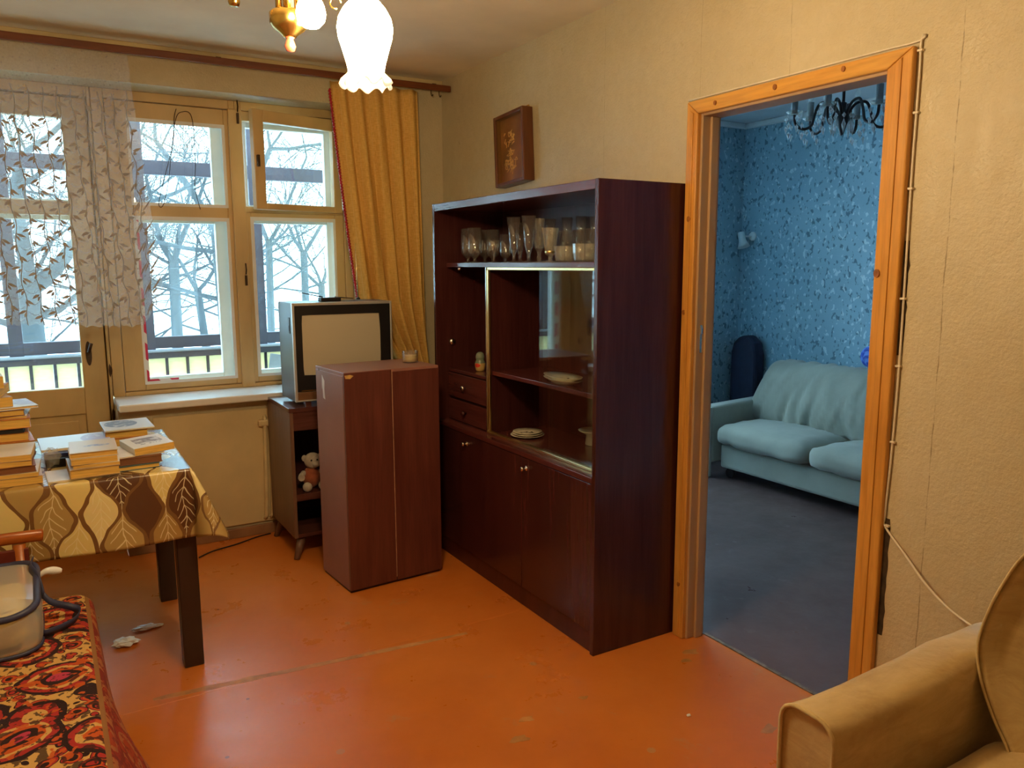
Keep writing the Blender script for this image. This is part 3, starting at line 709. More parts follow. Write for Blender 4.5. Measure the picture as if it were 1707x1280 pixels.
def leaf(u, v, ang, L, wd):
    ca, sa = math.cos(ang), math.sin(ang); ps = []
    for t, s in ((0, 0), (.35, 1), (.7, .8), (1, 0), (.7, -.5), (.35, -.7)):
        dx, dy = t * L * ca - s * wd * sa, t * L * sa + s * wd * ca
        ps.append(eb.v(lace_pt(u + dx / 1.35, v + dy / 1.24, -.0015)))
    eb.f(ps)
cols = 14
for ci in range(cols):
    u0 = .40 + .60 * (ci + .5) / cols
    pts = []
    for k in range(90):
        v = .14 + .855 * k / 89; pts.append(lace_pt(min(.999, u0 + .004 * math.sin(v * 46 + ci)), v, -.0015))
    eb.tube(pts, .0019, 4, cap=False)
    nrow = 21
    for r_ in range(nrow):
        v = .15 + .83 * (r_ + .5 * (ci % 2)) / nrow
        s = 1 if r_ % 2 else -1
        leaf(u0, v, PI / 2 - s * (1.0 + rng.uniform(-.2, .2)), .040, .0075)
        leaf(u0, v + .006, PI / 2 - s * .45, .028, .0055)
        for q in range(9):
            t = (q + 1) / 10; du = t * .60 / cols; dv = .018 * math.sin(t * PI)
            if u0 + du < .998 and v + dv < .995:
                c = lace_pt(u0 + du, v + dv, -.0015); m = .0022
                eb.f([eb.v(c + Vector((-m, 0, 0))), eb.v(c + Vector((0, 0, -m))), eb.v(c + Vector((m, 0, 0))), eb.v(c + Vector((0, 0, m)))])
eb.build('embroidery', EMB, lc, kind='stuff', fix=False)

def m_curtain():
    a = N('orange_woven_curtain'); uv = a.co('UV')
    x = a.math('MULTIPLY', a.sep(uv, 0), 1.0)
    f1 = a.math('LESS_THAN', a.math('ABSOLUTE', a.math('SUBTRACT', a.math('FRACT', a.math('MULTIPLY', x, 16.0)), .5)), .022)
    wv = a.noise(a.scl(uv, (200, 30, 1)), 1.0, 2); wv2 = a.noise(a.scl(uv, (20, 260, 1)), 1.0, 2)
    c = a.ramp(a.math('MULTIPLY', a.math('ADD', wv, wv2), .5), [(.35, (.68, .38, .085)), (.65, (.90, .58, .18))])
    c = a.mix(a.math('MULTIPLY', f1, .6), c, (.85, .62, .30))
    sh = a.n('MixShader', {0: .10, 1: a.n('BsdfDiffuse', {0: c, 'Normal': a.bump(a.math('ADD', wv, wv2), .3, .003)}), 2: a.n('BsdfTranslucent', {0: c})})
    return a.surface(sh)
def curt_pt(u, v):
    """u 0..1 left edge -> right edge, v 0..1 top -> bottom"""
    z = 2.415 - (2.415 - .80) * v
    # left edge drifts right going down, gathered behind the television
    L = -.690 + .125 * min(1, v / .72) ** 1.1 + .30 * max(0, (v - .70) / .30) ** 1.3
    Rr = -.185 + .035 * v
    x = L + (Rr - L) * u
    amp = .016 + .018 * v
    ph = u * 34 + .9 * math.sin(v * 2.4 + u * 5)
    y = -.088 + amp * math.sin(ph) + .010 * math.sin(u * 73 + v * 4) * v
    return Vector((x + .012 * math.cos(ph) * v, y, z))
oc = thing('orange_curtain', 'orange woven curtain with red beaded edge beside the window', 'curtain', (-.4, -.09, .8))
B((-.4, -.09, .8)).grid(curt_pt, 160, 50, lambda u, v: (u * 1.1, v * 1.6)).build('cloth', m_curtain(), oc, solid=.0015)
bd = B((-.4, -.09, .8))
for k in range(150):
    v = .028 + .72 * k / 149; c = curt_pt(0, v) + Vector((-.006 - .004 * (k % 2), -.004, 0))
    bd.lathe([(0, -.0085), (.0085, 0), (0, .0085)], 5, c)
bd.build('beaded_trim', simple('red_bead_trim', (.42, .008, .02), .5, .2, 30), oc, kind='stuff')

# thin wire hung on the left window leaf
wire = thing('hanging_wire', 'thin dark wire looped over the left window leaf', 'wire', (-1.42, .19, 2.2))
B((-1.42, .19, 2.2)).tube(bez([(-1.412, .185, 2.25), (-1.425, .182, 2.20), (-1.44, .182, 2.07), (-1.50, .182, 1.87), (-1.525, .182, 1.77), (-1.505, .182, 1.765), (-1.475, .182, 1.87), (-1.445, .182, 2.05), (-1.42, .182, 2.19), (-1.39, .182, 2.235), (-1.34, .182, 2.215), (-1.335, .182, 2.0), (-1.345, .182, 1.86), (-1.325, .182, 1.75)], 6), .0018, 5).build('wire', DARKM, wire)

# heating pipes and flat concrete radiator under the window
hp = thing('heating_pipe', 'pair of cream painted heating pipes under the window sill', 'pipe', (-1.1, -.03, .08))
PIPE = simple('thick_cream_pipe_paint', (.68, .54, .30), .4, .15, 10)
for dx, r in ((0, .011), (.030, .009)):
    B((-1.1, -.03, .08)).tube(bez([(-1.118 + dx, .0, .085), (-1.118 + dx, -.03, .10), (-1.112 + dx, -.035, .14), (-1.105 + dx, -.035, .40), (-1.10 + dx, -.035, .62), (-1.098 + dx, -.03, .645), (-1.096 + dx, 0.0, .655)], 6), r, 10).build('pipe', PIPE, hp)
B((-1.1, -.03, .08)).box(-1.135, -1.06, -.05, -.012, .605, .640).build('pipe_collar', PIPE, hp, bevel=.008)
rp = B((-1.2, -.02, .07)).box(-1.648, -.62, -.017, -.001, .07, .70)
tag(rp.build('radiator_panel', simple('cream_concrete_panel', (.66, .52, .28), .6, .15, 2.5, bump=.2, bscale=12), bevel=.006), 'flat cream radiator panel set in the wall under the sill', 'radiator')
cb = thing('floor_cable', 'dark cable lying on the floor along the baseboard', 'cable', (-1.3, -.08, 0))
B((-1.3, -.08, 0)).tube(bez([(-1.50, -.22, .004), (-1.42, -.16, .004), (-1.30, -.12, .004), (-1.18, -.06, .004), (-1.10, -.04, .004)], 6), .0035, 6).build('cable', BLACKP, cb)

# ------------------------------------------------------------------ wall cabinet with open shelf, sliding glass and lower doors
co_ = (-.2, -1.382, 0)
wu = thing('wall_cabinet', 'tall dark mahogany display cabinet against the cream wall', 'cabinet', co_)
XF, XR, YA, YBn, HT = -.403, -.004, -.707, -2.057, 1.751
def cb_(name, mat, x0, x1, y0, y1, z0, z1, bevel=.002, parent=None):
    return B(co_).box(x0, x1, min(y0, y1), max(y0, y1), z0, z1).build(name, mat, parent or wu, bevel=bevel)
cb_('side_panel', MAHOG, XF, XR, YA - .020, YA, .0, HT)
cb_('side_panel', MAHOG, XF, XR, YBn, YBn + .022, .0, HT)
cb_('top_panel', MAHOGH, XF + .001, XR, YBn + .022, YA - .02, 1.716, HT - .001)
cb_('back_panel', MAHOGX, -.016, XR, YBn + .022, YA - .02, .085, 1.716, 0)
XI = -.340
cb_('glass_shelf_board', MAHOGH, XI, -.016, YBn + .022, YA - .02, 1.446, 1.467)
cb_('divider', MAHOG, XI, -.016, -1.149, -1.128, .686, 1.446)
cb_('middle_shelf', MAHOGH, XI + .02, -.016, YBn + .022, -1.149, .955, .974)
cb_('counter', MAHOGH, XF, -.016, YBn + .022, YA - .02, .664, .686)
cb_('niche_shelf', MAHOGH, XI + .006, -.016, -1.128, YA - .02, .928, .944)
cb_('drawer_rail', MAHOG, XI + .01, XI + .03, -1.128, YA - .02, .795, .803)
for z0, z1 in ((.805, .924), (.690, .793)):
    d = cb_('drawer', MAHOGH, XI, -.06, -1.125, YA - .024, z0, z1)
    zc = (z0 + z1) / 2
    B(co_).lathe([(0, 0), (.006, 0), (.006, .010), (.013, .014), (.013, .022), (.008, .027), (0, .028)], 16, (XI, -.920, zc), Matrix.Rotation(-PI / 2, 4, 'Y')).build('knob', STEEL if z0 > .8 else MAHOG, d)
B(co_).lathe([(0, 0), (.017, 0), (.018, .008), (.014, .014), (0, .016)], 20, (-.315, YA - .020, 1.075), Matrix.Rotation(PI / 2, 4, 'X')).build('shelf_button', STEEL, wu)
B(co_).tube([(-.325, -.84, 1.446), (-.325, -.84, 1.432)], .009, 10).build('latch_pin', STEEL, wu)
# gilt sliding-glass frame
cb_('gilt_rail', GOLD, XI - .012, XI + .010, -2.035, -1.149, .686, .697, .002)
cb_('gilt_rail', GOLD, XI - .004, XI + .010, -2.035, -1.149, 1.434, 1.446, .002)
cb_('gilt_stile', GOLD, XI - .006, XI + .006, -1.164, -1.148, .697, 1.434, .002)
cb_('gilt_stile', STEEL, XI - .008, XI - .004, -1.148, -1.140, .697, 1.446, .001)
cb_('sliding_pane', GLASS, XI - .004, XI - .001, -2.034, -1.586, .697, 1.434, 0)
cb_('sliding_pane', GLASS, XI + .005, XI + .008, -2.034, -1.600, .697, 1.434, 0)
for ya, yb, ky in ((YA - .022, -1.538, -1.044), (-1.541, YBn + .024, -1.579)):
    d = cb_('lower_door', MAHOG, XF + .002, XF + .020, ya, yb, .088, .661)
    B(co_).lathe([(0, 0), (.011, 0), (.011, .003), (.004, .004), (.004, .016), (.009, .018), (.009, .026), (0, .027)], 14, (XF + .002, ky, .620), Matrix.Rotation(-PI / 2, 4, 'Y')).build('key', STEEL, d)
cb_('plinth', MAHOGX, XF + .012, XR, YBn + .022, YA - .02, 0, .086)

# glassware on the open shelf ------------------------------------------------
def revolve(prof_out, wall=.0016):
    """closed profile: outside going up, then inside going down"""
    ins = [(max(r - wall, 0), z) for r, z in prof_out if r > wall]
    return prof_out, ins
def ware(name, label, outer, inner, x, y, z, mat=WARE, cat='glass', group='glassware on the open cabinet shelf', seg=20):
    b = B(); b.lathe(outer + inner, 14 if mat is CRYST else seg)
    if mat is CRYST:
        for fc in b.bm.faces: fc.smooth = False
    o = b.build(name, mat); o.location = (x, y, z); return tag(o, label, cat, group)
GOBLET = ([(0, 0), (.030, 0), (.030, .003), (.008, .008), (.007, .020), (.018, .030), (.032, .045), (.035, .07), (.033, .165)], [(.031, .165), (.033, .07), (.030, .048), (.016, .034), (0, .031)])
WINE = ([(0, 0), (.026, 0), (.026, .002), (.005, .006), (.0045, .045), (.012, .056), (.024, .075), (.026, .10)], [(.0245, .10), (.0225, .077), (.010, .060), (0, .057)])
FLUTE = ([(0, 0), (.029, 0), (.029, .003), (.007, .008), (.007, .035), (.012, .045), (.011, .050), (.016, .060), (.031, .193)], [(.0293, .193), (.0145, .062), (0, .056)])
TULIP = ([(0, 0), (.026, 0), (.026, .003), (.008, .008), (.011, .020), (.007, .030), (.010, .045), (.020, .060), (.024, .09), (.019, .13), (.024, .185)], [(.0225, .185), (.0175, .13), (.0225, .09), (.018, .062), (0, .055)])
CUTGOB = ([(0, 0), (.032, 0), (.032, .003), (.009, .009), (.008, .022), (.020, .032), (.025, .060), (.030, .105), (.036, .137)], [(.034, .137), (.028, .105), (.023, .062), (.018, .036), (0, .034)])
TUMBLER = ([(0, 0), (.027, 0), (.029, .006), (.034, .13)], [(.032, .13), (.027, .008), (0, .006)])
BOWL = ([(0, 0), (.028, 0), (.036, .006), (.040, .030), (.043, .062)], [(.039, .062), (.036, .030), (.030, .010), (0, .008)])
ZS = 1.467
GW = [
 ('goblet', 'tall plain goblet, leftmost glass on the cabinet shelf', GOBLET, -.262, -.810, WARE, 1.0),
 ('goblet', 'second tall goblet from the left end of the shelf', GOBLET, -.275, -.905, WARE, 1.0),
 ('goblet', 'goblet standing behind the second goblet near the back panel', GOBLET, -.17, -.815, WARE, .97),
 ('goblet', 'dim goblet at the back behind the small wine glass', GOBLET, -.19, -.930, WARE, .95),
 ('wine_glass', 'small stemmed wine glass in front of the goblets', WINE, -.295, -1.130, WARE, 1.0),
 ('goblet', 'goblet beside the first champagne flute, half hidden', GOBLET, -.215, -1.095, WARE, .78),
 ('champagne_flute', 'tall etched champagne flute, first of the three flutes', FLUTE, -.295, -1.305, WARE, 1.0),
 ('champagne_flute', 'champagne flute set back between the two front flutes', FLUTE, -.200, -1.200, WARE, .92),
 ('champagne_flute', 'tall etched champagne flute in front of the waisted glasses', FLUTE, -.295, -1.428, WARE, 1.0),
 ('waisted_glass', 'waisted stem glass right after the flutes', TULIP, -.228, -1.405, CRYST, 1.0),
 ('waisted_glass', 'waisted stem glass directly behind the gold-banded goblet', TULIP, -.130, -1.345, WARE, 1.02),
 ('cut_goblet', 'cut crystal goblet with a gold band at its foot', CUTGOB, -.292, -1.588, CRYST, 1.0),
 ('tumbler', 'tall tumbler behind the first low crystal bowl', TUMBLER, -.17, -1.530, WARE, 1.0),
 ('tumbler', 'tall tumbler behind the gap between the crystal bowls', TUMBLER, -.155, -1.612, WARE, 1.0),
 ('tumbler', 'tall tumbler behind the second low crystal bowl', TUMBLER, -.165, -1.705, WARE, 1.02),
 ('waisted_glass', 'tall stem glass at the back above the first tumbler', TULIP, -.070, -1.385, WARE, 1.05),
 ('waisted_glass', 'tall stem glass at the back above the last tumbler', TULIP, -.070, -1.490, WARE, 1.05),
 ('waisted_glass', 'tall stem glass hidden deepest behind the tumblers', TULIP, -.070, -1.590, WARE, 1.02),
 ('crystal_bowl', 'low cut crystal bowl next to the gold-banded goblet', BOWL, -.300, -1.703, CRYST, 1.0),
 ('crystal_bowl', 'low yellowish crystal bowl nearest the end panel', BOWL, -.290, -1.822, CRYST, 1.1),
 ('crystal_bowl', 'low crystal bowl tucked behind the end panel', BOWL, -.265, -1.925, CRYST, 1.0),
]
for nm, lb, (po, pi), x, y, mt, sc in GW:
    o = ware(nm, lb, [(r * sc, z * sc) for r, z in po], [(r * sc, z * sc) for r, z in pi], x, y, ZS, mt)
    if nm == 'cut_goblet':
        B().lathe([(.0205, .036), (.0225, .041), (.0205, .046)], 20).build('gold_band', GOLD, o)
PORC = simple('cream_porcelain', (.80, .72, .56), .18, .04, 6, spec=.6)
def m_plate():
    a = N('porcelain_with_sprig'); v = a.co()
    r = a.n('VectorMath', {0: v}, 1, operation='LENGTH')
    sp = a.math('MULTIPLY', a.math('GREATER_THAN', a.noise(v, 70, 2), .60), a.math('LESS_THAN', r, .035))
    c = a.mix(sp, (.80, .72, .56), (.12, .10, .05))
    return a.finish(color=c, rough=.18, spec=.6)
SPRIG = m_plate()
zt = .686
for i, (r, lb) in enumerate(((.077, 'lowest and widest plate of the small stack in the cabinet'), (.070, 'middle plate of the small stack in the cabinet'), (.066, 'top plate with a dark sprig on the small stack'))):
    b = B(); b.lathe([(0, 0), (r * .55, 0), (r * .6, .002), (r, .011), (r, .013), (r * .62, .005), (0, .004)], 28)
    o = b.build('plate', SPRIG if i == 2 else PORC); o.location = (-.232, -1.315, zt + i * .0072); tag(o, lb, 'plate', 'plates stacked in the cabinet')
for i in range(2):
    b = B(); b.lathe([(0, 0), (.07, 0), (.075, .004), (.122, .020), (.124, .022), (.075, .008), (0, .006)], 32, sx=.48, sy=1.0)
    o = b.build('oval_dish', SPRIG if i else PORC); o.location = (-.262, -1.640, .9745 + i * .012); o.rotation_euler = (0, 0, math.radians(-4))
    tag(o, ['lower oval dish of the pair on the middle shelf', 'upper oval dish of the pair on the middle shelf'][i], 'dish', 'oval dishes on the middle shelf')
o = B().lathe([(0, 0), (.03, 0), (.034, .003), (.030, .045), (.062, .062), (.064, .066), (.03, .052), (0, .05)], 24).build('footed_saucer', PORC)
o.location = (-.075, -1.60, .686); tag(o, 'small footed cream saucer behind the sliding glass', 'dish')
# nesting doll
def m_doll():
    a = N('painted_nesting_doll'); v = a.co(); z = a.sep(v, 2); x = a.sep(v, 0); y = a.sep(v, 1)
    c = a.ramp(a.math('DIVIDE', z, .1), [(0, (.55, .36, .12)), (.40, (.16, .20, .13)), (.66, (.20, .24, .17))], 'CONSTANT')
    fx = a.math('ADD', y, .004)
    def blob(cy, cz, ry, rz): return a.math('MULTIPLY', a.math('LESS_THAN', a.math('ADD', a.math('POWER', a.math('DIVIDE', a.math('SUBTRACT', y, cy), ry), 2), a.math('POWER', a.math('DIVIDE', a.math('SUBTRACT', z, cz), rz), 2)), 1.0), a.math('LESS_THAN', x, 0))
    c = a.mix(blob(.013, .066, .009, .011), c, (.62, .30, .26))
    c = a.mix(blob(-.010, .030, .013, .010), c, (.62, .05, .03))
    return a.finish(color=c, rough=.22, spec=.6)
nd = B(); nd.lathe([(0, 0), (.018, 0), (.022, .006), (.0255, .025), (.0258, .040), (.022, .050), (.0195, .055), (.021, .064), (.0215, .074), (.018, .086), (.010, .093), (0, .095)], 24)
o = nd.build('nesting_doll', m_doll()); o.location = (-.262, -.925, .944); tag(o, 'painted wooden nesting doll in the cabinet niche', 'doll')

# ------------------------------------------------------------------ framed case on the wall
ic = thing('framed_case', 'dark brown glazed wooden case hanging on the wall', 'picture', (0, -.862, 2.02)); ic.rotation_euler = (math.radians(-3.5), 0, 0)
ICW = wood('dark_red_brown_wood', (.16, .05, .012), (.10, .028, .008), .35, 3, 2)
b = B(); b.box(-.062, -.002, -.140, -.122, -.172, .172).box(-.062, -.002, .122, .140, -.172, .172).box(-.062, -.002, -.122, .122, .154, .172).box(-.062, -.002, -.122, .122, -.172, -.154)
b.build('case_frame', ICW, ic, bevel=.004)
B().box(-.030, -.004, -.122, .122, -.154, .154).build('picture_panel', simple('dark_orange_panel', (.22, .065, .012), .4, .5, 8), ic)
b = B(); rng = random.Random(2)
for k in range(30):
    y0, z0 = rng.uniform(-.02, .075), rng.uniform(-.11, .08)
    b.tube(bez([(-.0315, y0 + .018 * math.cos(a_), z0 + .018 * math.sin(a_)) for a_ in [rng.uniform(0, 6) + j * .9 for j in range(4)]], 4), .0019, 5)
b.build('gilt_tracery', simple('orange_gilt_paint', (.80, .40, .10), .35, .3, 30), ic)
B().box(-.056, -.054, -.122, .122, -.154, .154).build('glass_front', GLASS, ic)
B().tube([(-.004, -.115, .172), (-.004, -.11, .185), (-.004, -.08, .185)], .003, 6).build('hanging_hook', BRASS, ic)

# ------------------------------------------------------------------ television stand, television, toy
st = (-.78, -.27, 0)
ts = thing('television_stand', 'dark polished television stand on splayed legs', 'tv stand', st)
TSW = wood('dark_polished_veneer', (.13, .045, .032), (.085, .026, .020), .20, 2, 0, spec=.6)
TSS = wood('worn_side_veneer', (.20, .105, .065), (.15, .075, .045), .4, 2, 2)
def tsb(name, mat, *a, bevel=.002): return B(st).box(*a).build(name, mat, ts, bevel=bevel)
SX0, SX1, SY0, SY1 = -1.088, -.46, -.50, -.060
tsb('top', TSW, SX0 - .004, SX1 + .004, SY0 - .006, SY1, .748, .770)
tsb('side', TSS, SX0, SX0 + .018, SY0, SY1, .11, .748)
tsb('side', TSS, SX1 - .018, SX1, SY0, SY1, .11, .748)
tsb('back', MAHOGX, SX0 + .018, SX1 - .018, SY1 - .008, SY1, .11, .748)
tsb('drawer_front', TSW, SX0 + .018, SX1 - .018, SY0, SY0 + .018, .655, .748)
tsb('shelf', TSW, SX0 + .018, SX1 - .018, SY0 + .004, SY1 - .008, .298, .332)
tsb('bottom', TSW, SX0 + .018, SX1 - .018, SY0 + .004, SY1 - .008, .11, .128)
for lx, ly in ((SX0 + .05, SY0 + .05), (SX1 - .05, SY0 + .05), (SX0 + .05, SY1 - .05), (SX1 - .05, SY1 - .05)):
    sx = -.045 if lx < -.8 else .045; sy = -.045 if ly < -.27 else .02
    B(st).tube([(lx, ly, .112), (lx + sx, ly + sy, 0)], [.024, .014], 10).build('leg', TSS, ts)
# television
to = (-.78, -.30, .770)
tv = thing('television', 'old tube television with pale screen on the stand', 'television', to)
TVB = simple('blue_grey_laminate', (.075, .095, .115), .35, .1, 5)
SILV = simple('silver_trim', (.62, .60, .56), .35, .08, 8, metal=.6)
BLACKM = simple('black_mask_plastic', (.010, .009, .010), .35, .2, 8)
TX0, TX1, TF, TBk, TZ0, TZ1 = -1.040, -.524, -.452, -.19, .788, 1.276
b = B(to)
b.box(TX0, TX1, TF + .012, TBk, TZ0, TZ1)
b.build('casing', TVB, tv, bevel=.006)
b = B(to); q0 = [b.v(p) for p in ((TX0 + .04, TBk, TZ0 + .05), (TX1 - .04, TBk, TZ0 + .05), (TX1 - .04, TBk, TZ1 - .04), (TX0 + .04, TBk, TZ1 - .04))]; q1 = [b.v(p) for p in ((TX0 + .13, -.085, TZ0 + .13), (TX1 - .13, -.085, TZ0 + .13), (TX1 - .13, -.085, TZ1 - .12), (TX0 + .13, -.085, TZ1 - .12))]
for k in range(4): b.f([q0[k], q0[(k + 1) % 4], q1[(k + 1) % 4], q1[k]])
b.f(q1[::-1]); b.f(q0); b.build('rear_housing', BLACKM, tv)
b = B(to); frame_rect(b, TX0, TX1, TZ0, TZ1, TF, TF + .02, .012, .010, .014, .008); b.build('silver_bezel', SILV, tv, bevel=.002)
b = B(to); frame_rect(b, TX0 + .012, TX1 - .010, .838, TZ1 - .014, TF + .003, TF + .018, .034, .054, .046, .080); b.box(TX0 + .012, TX1 - .010, TF + .010, TF + .013, .838, TZ1 - .014); b.build('black_mask', BLACKM, tv)
def scr(u, v):
    x = -.996 + (.409) * u; z = .915 + .304 * v
    a_, c_ = 2 * u - 1, 2 * v - 1
    k = 1 - .030 * c_ * c_; k2 = 1 - .035 * a_ * a_
    return (-.7915 + (x + .7915) * k, TF + .0075 - .009 * (1 - a_ * a_) * (1 - c_ * c_), 1.067 + (z - 1.067) * k2)
B(to).grid(scr, 20, 16).build('screen', simple('grey_beige_tube_glass', (.54, .47, .35), .12, .02, 2, spec=.5), tv)
B(to).box(TX0 + .012, TX1 - .010, TF + .001, TF + .018, TZ0 + .008, .836).build('control_strip', wood('brown_control_strip', (.22, .11, .05), (.16, .07, .03), .35, 3, 0), tv, bevel=.002)
B(to).box(TX0 + .03, TX1 - .03, TF - .001, TF + .004, .840, .846).build('brass_line', BRASS, tv)
B(to).box(TX0 - .003, TX0 + .004, -.405, -.375, 1.125, 1.205).box(TX0 - .0045, TX0, -.40, -.38, 1.135, 1.165).build('side_handle', BLACKM, tv, bevel=.002)
for x in (TX0 + .05, TX1 - .07):
    B(to).box(x, x + .03, -.44, -.12, .770, .789).build('foot_rail', TSW, tv, bevel=.003)
ant = thing('antenna_box', 'small black antenna box with folded rod on the television', 'antenna', (-.80, -.34, TZ1))
B((-.80, -.34, TZ1)).box(-.868, -.764, -.37, -.31, TZ1, TZ1 + .020).build('box', BLACKM, ant, bevel=.004)
B((-.80, -.34, TZ1)).tube([(-.85, -.335, TZ1 + .022), (-.978, -.345, TZ1 + .050)], [.0035, .0022], 6).build('rod', BLACKM, ant)
B((-.80, -.34, TZ1)).tube([(-.78, -.32, TZ1 + .020), (-.66, -.25, TZ1 + .008)], .003, 6).build('lead', BLACKM, ant)
ra = thing('telescopic_antenna', 'thin upright telescopic antenna behind the television', 'antenna', (-.615, -.205, TZ1))
B((-.615, -.205, TZ1)).tube([(-.615, -.205, TZ1), (-.617, -.203, 1.42), (-.620, -.200, 1.575)], [.0028, .0022, .0012], 6).build('rod', BRASS, ra)
B((-.615, -.205, TZ1)).lathe([(0, 0), (.012, 0), (.010, .008), (.004, .012), (0, .012)], 10, (-.615, -.205, TZ1)).build('socket', BLACKM, ra)
# plush toy in the stand
PL_W = simple('white_plush', (.50, .44, .36), .95, .2, 30, sheen=.4)
PL_R = simple('orange_red_plush', (.35, .09, .035), .95, .3, 30, sheen=.3)
ty = thing('plush_toy', 'white plush toy with orange shirt inside the television stand', 'toy', (-.965, -.40, .332))
B().ball((0, -.005, .058), .050, 16, 10, (.95, .8, 1.1)).build('body', PL_R, ty)
h = B().ball((.005, -.015, .145), .043, 16, 10, (1, .9, .95)).build('head', PL_W, ty)
B().ball((.012, -.052, .135), .018, 12, 8).build('muzzle', PL_W, h)
for dx in (-1, 1):
    B().ball((.005 + dx * .040, -.008, .160), .017, 12, 8, (.8, .5, 1)).build('ear', PL_W, h)
    B().ball((.004 + dx * .015, -.052, .155), .005, 8, 6).build('eye', BLACKM, h)
    B().tube(bez([(dx * .04, -.01, .085), (dx * .060, -.035, .075), (dx * .066, -.06, .072)], 4), [.014, .014, .014, .015, .015, .015, .017, .017, .016], 10).build('arm', PL_W, ty)
    B().ball((dx * .040, -.065, .024), .026, 14, 9, (.9, 1, .92)).build('foot', PL_W, ty)

# ------------------------------------------------------------------ tall box cabinet in front of the television
bo = (-.77, -.86, 0)
bxr = thing('box_cabinet', 'tall reddish two-door box cabinet standing before the television', 'cabinet', bo, math.radians(4.2))
BW, BD, BH = .466, .325, 1.0
x0, x1, y0, y1 = -BW / 2, BW / 2, -BD / 2, BD / 2
B().box(x0, x0 + .016, y0 + .014, y1, 0.012, BH - .016).build('side', BOXS, bxr, bevel=.0015)
B().box(x1 - .016, x1, y0 + .014, y1, 0.012, BH - .016).build('side', BOXS, bxr, bevel=.0015)
B().box(x0, x1, y0 + .0, y1, BH - .016, BH).build('top', BOXS, bxr, bevel=.0015)
B().box(x0 + .016, x1 - .016, y1 - .006, y1, .012, BH - .016).build('back', BOXS, bxr)
B().box(x0 + .004, x1 - .004, y0 + .012, y1 - .01, 0, .014).build('base', DARKM, bxr)
xm = x0 + .228
B().box(x0 + .0005, xm - .0015, y0 - .002, y0 + .014, .014, BH - .002).build('door', BOXF, bxr, bevel=.0015)
B().box(xm + .0015, x1 - .0005, y0 - .004, y0 + .014, .014, BH - .012).build('door', BOXF, bxr, bevel=.0015)
B().box(xm - .0012, xm + .0012, y0 - .003, y0 + .002, .03, BH - .004).build('pale_edge', simple('bare_edge', (.45, .26, .16), .6, .3, 30), bxr)
TEAR = simple('torn_paper_white', (.72, .66, .60), .8, .1, 20)
B().prism([(.058, .94), (.075, .985 - .03), (.085, .965), (.09, .90), (.083, .925), (.078, .86), (.055, .855), (.062, .90)], 0, x0 - .0008, x0 + .001).build('torn_label', TEAR, bxr)
CHIP = simple('bare_chipboard', (.55, .34, .10), .8, .3, 40)
B().prism([(x0 + .004, BH - .012), (x0 + .03, BH - .010), (x0 + .045, BH - .016), (x0 + .03, BH - .028), (x0 + .008, BH - .026)], 1, y0 - .0028, y0).build('chipped_corner', CHIP, bxr)
B().prism([(.115, BH - .02), (.125, BH - .02), (.125, BH - .008), (.115, BH - .008)], 0, x0 - .0008, x0).build('screw_hole', DARKM, bxr)
jar = thing('candle_jar', 'small glass jar of cream wax on the box cabinet', 'jar', (-.596, -.845, 1.0))
B().lathe([(0, 0), (.036, 0), (.038, .004), (.038, .056), (.0365, .056), (.0365, .006), (0, .005)], 22).build('glass_jar', WARE, jar)
B().lathe([(0, .006), (.0355, .006), (.0355, .034), (.030, .032), (0, .031)], 22).build('wax', simple('cream_wax', (.78, .62, .30), .5, .08, 20, sss=.2), jar)

# ------------------------------------------------------------------ living room chandelier (two lit lamps)
SHADE = emit('lit_frosted_shade', LAMP, LAMP_STRENGTH)
BULBE = emit('lit_bare_bulb', LAMP, LAMP_STRENGTH * 1.6)
ax = Vector((-1.556, -2.449, 0))
lz = thing('brass_chandelier', 'brass ceiling chandelier with one lit frosted shade and a bare bulb', 'chandelier', (ax.x, ax.y, 1.93))
OB = (ax.x, ax.y, 1.93)
WOODK = simple('red_wood_knob', (.45, .10, .05), .35, .2, 20)
B().lathe([(0, -.002), (.009, .000), (.0125, .010), (.009, .020), (.007, .026), (.012, .030), (.0, .031)], 18).build('finial', WOODK, lz)
B().lathe([(0, .028), (.014, .029), (.016, .033), (.034, .046), (.042, .058), (.0425, .078), (.038, .082), (0, .082)], 26).build('brass_bowl', BRASS, lz)
for k in range(6):
    a_ = k * PI / 3 + .2
    B().tube([(.024 * math.cos(a_), .024 * math.sin(a_), .08), (.024 * math.cos(a_), .024 * math.sin(a_), .24)], .0065, 8).build('rod', BRASS, lz)
B().lathe([(0, .08), (.012, .08), (.012, .24), (0, .24)], 10).build('core', simple('smoked_core', (.25, .18, .12), .2, .2, 10), lz)
B().lathe([(0, .235), (.04, .24), (.044, .26), (.03, .28), (.009, .29), (.009, .545), (.05, .55), (.055, .57), (0, .57)], 22).build('upper_body', BRASS, lz)
def arm(vec, ztop, loop=False):
    v = Vector(vec); r = v.length; d = v.normalized(); P = lambda t, z: d * t + Vector((0, 0, z))
    B().tube(bez([P(.02, .25), P(r * .4, .285), P(r * .8, .25), P(r, ztop + .035), P(r, ztop)], 6), .0055, 8).build('arm', BRASS, lz)
    B().tube([P(r, ztop + .03), P(r, ztop - .012)], [.013, .016], 12).build('lamp_holder', BRASS, lz)
    if loop:
        s = d.cross(Vector((0, 0, 1)))
        B().tube([P(r * .62, .10) + (d * math.cos(t) + Vector((0, 0, 1)) * math.sin(t)) * .012 for t in [j * .5 for j in range(11)]], .002, 5).build('scroll', BRASS, lz)
va = (-1.4135 - ax.x, -2.5395 - ax.y, 0)
arm(va, .125, True)
sh = [(.012, .121), (.022, .116), (.030, .104), (.046, .086), (.057, .066), (.0605, .046), (.058, .026), (.050, .000), (.042, -.028), (.0385, -.045)]
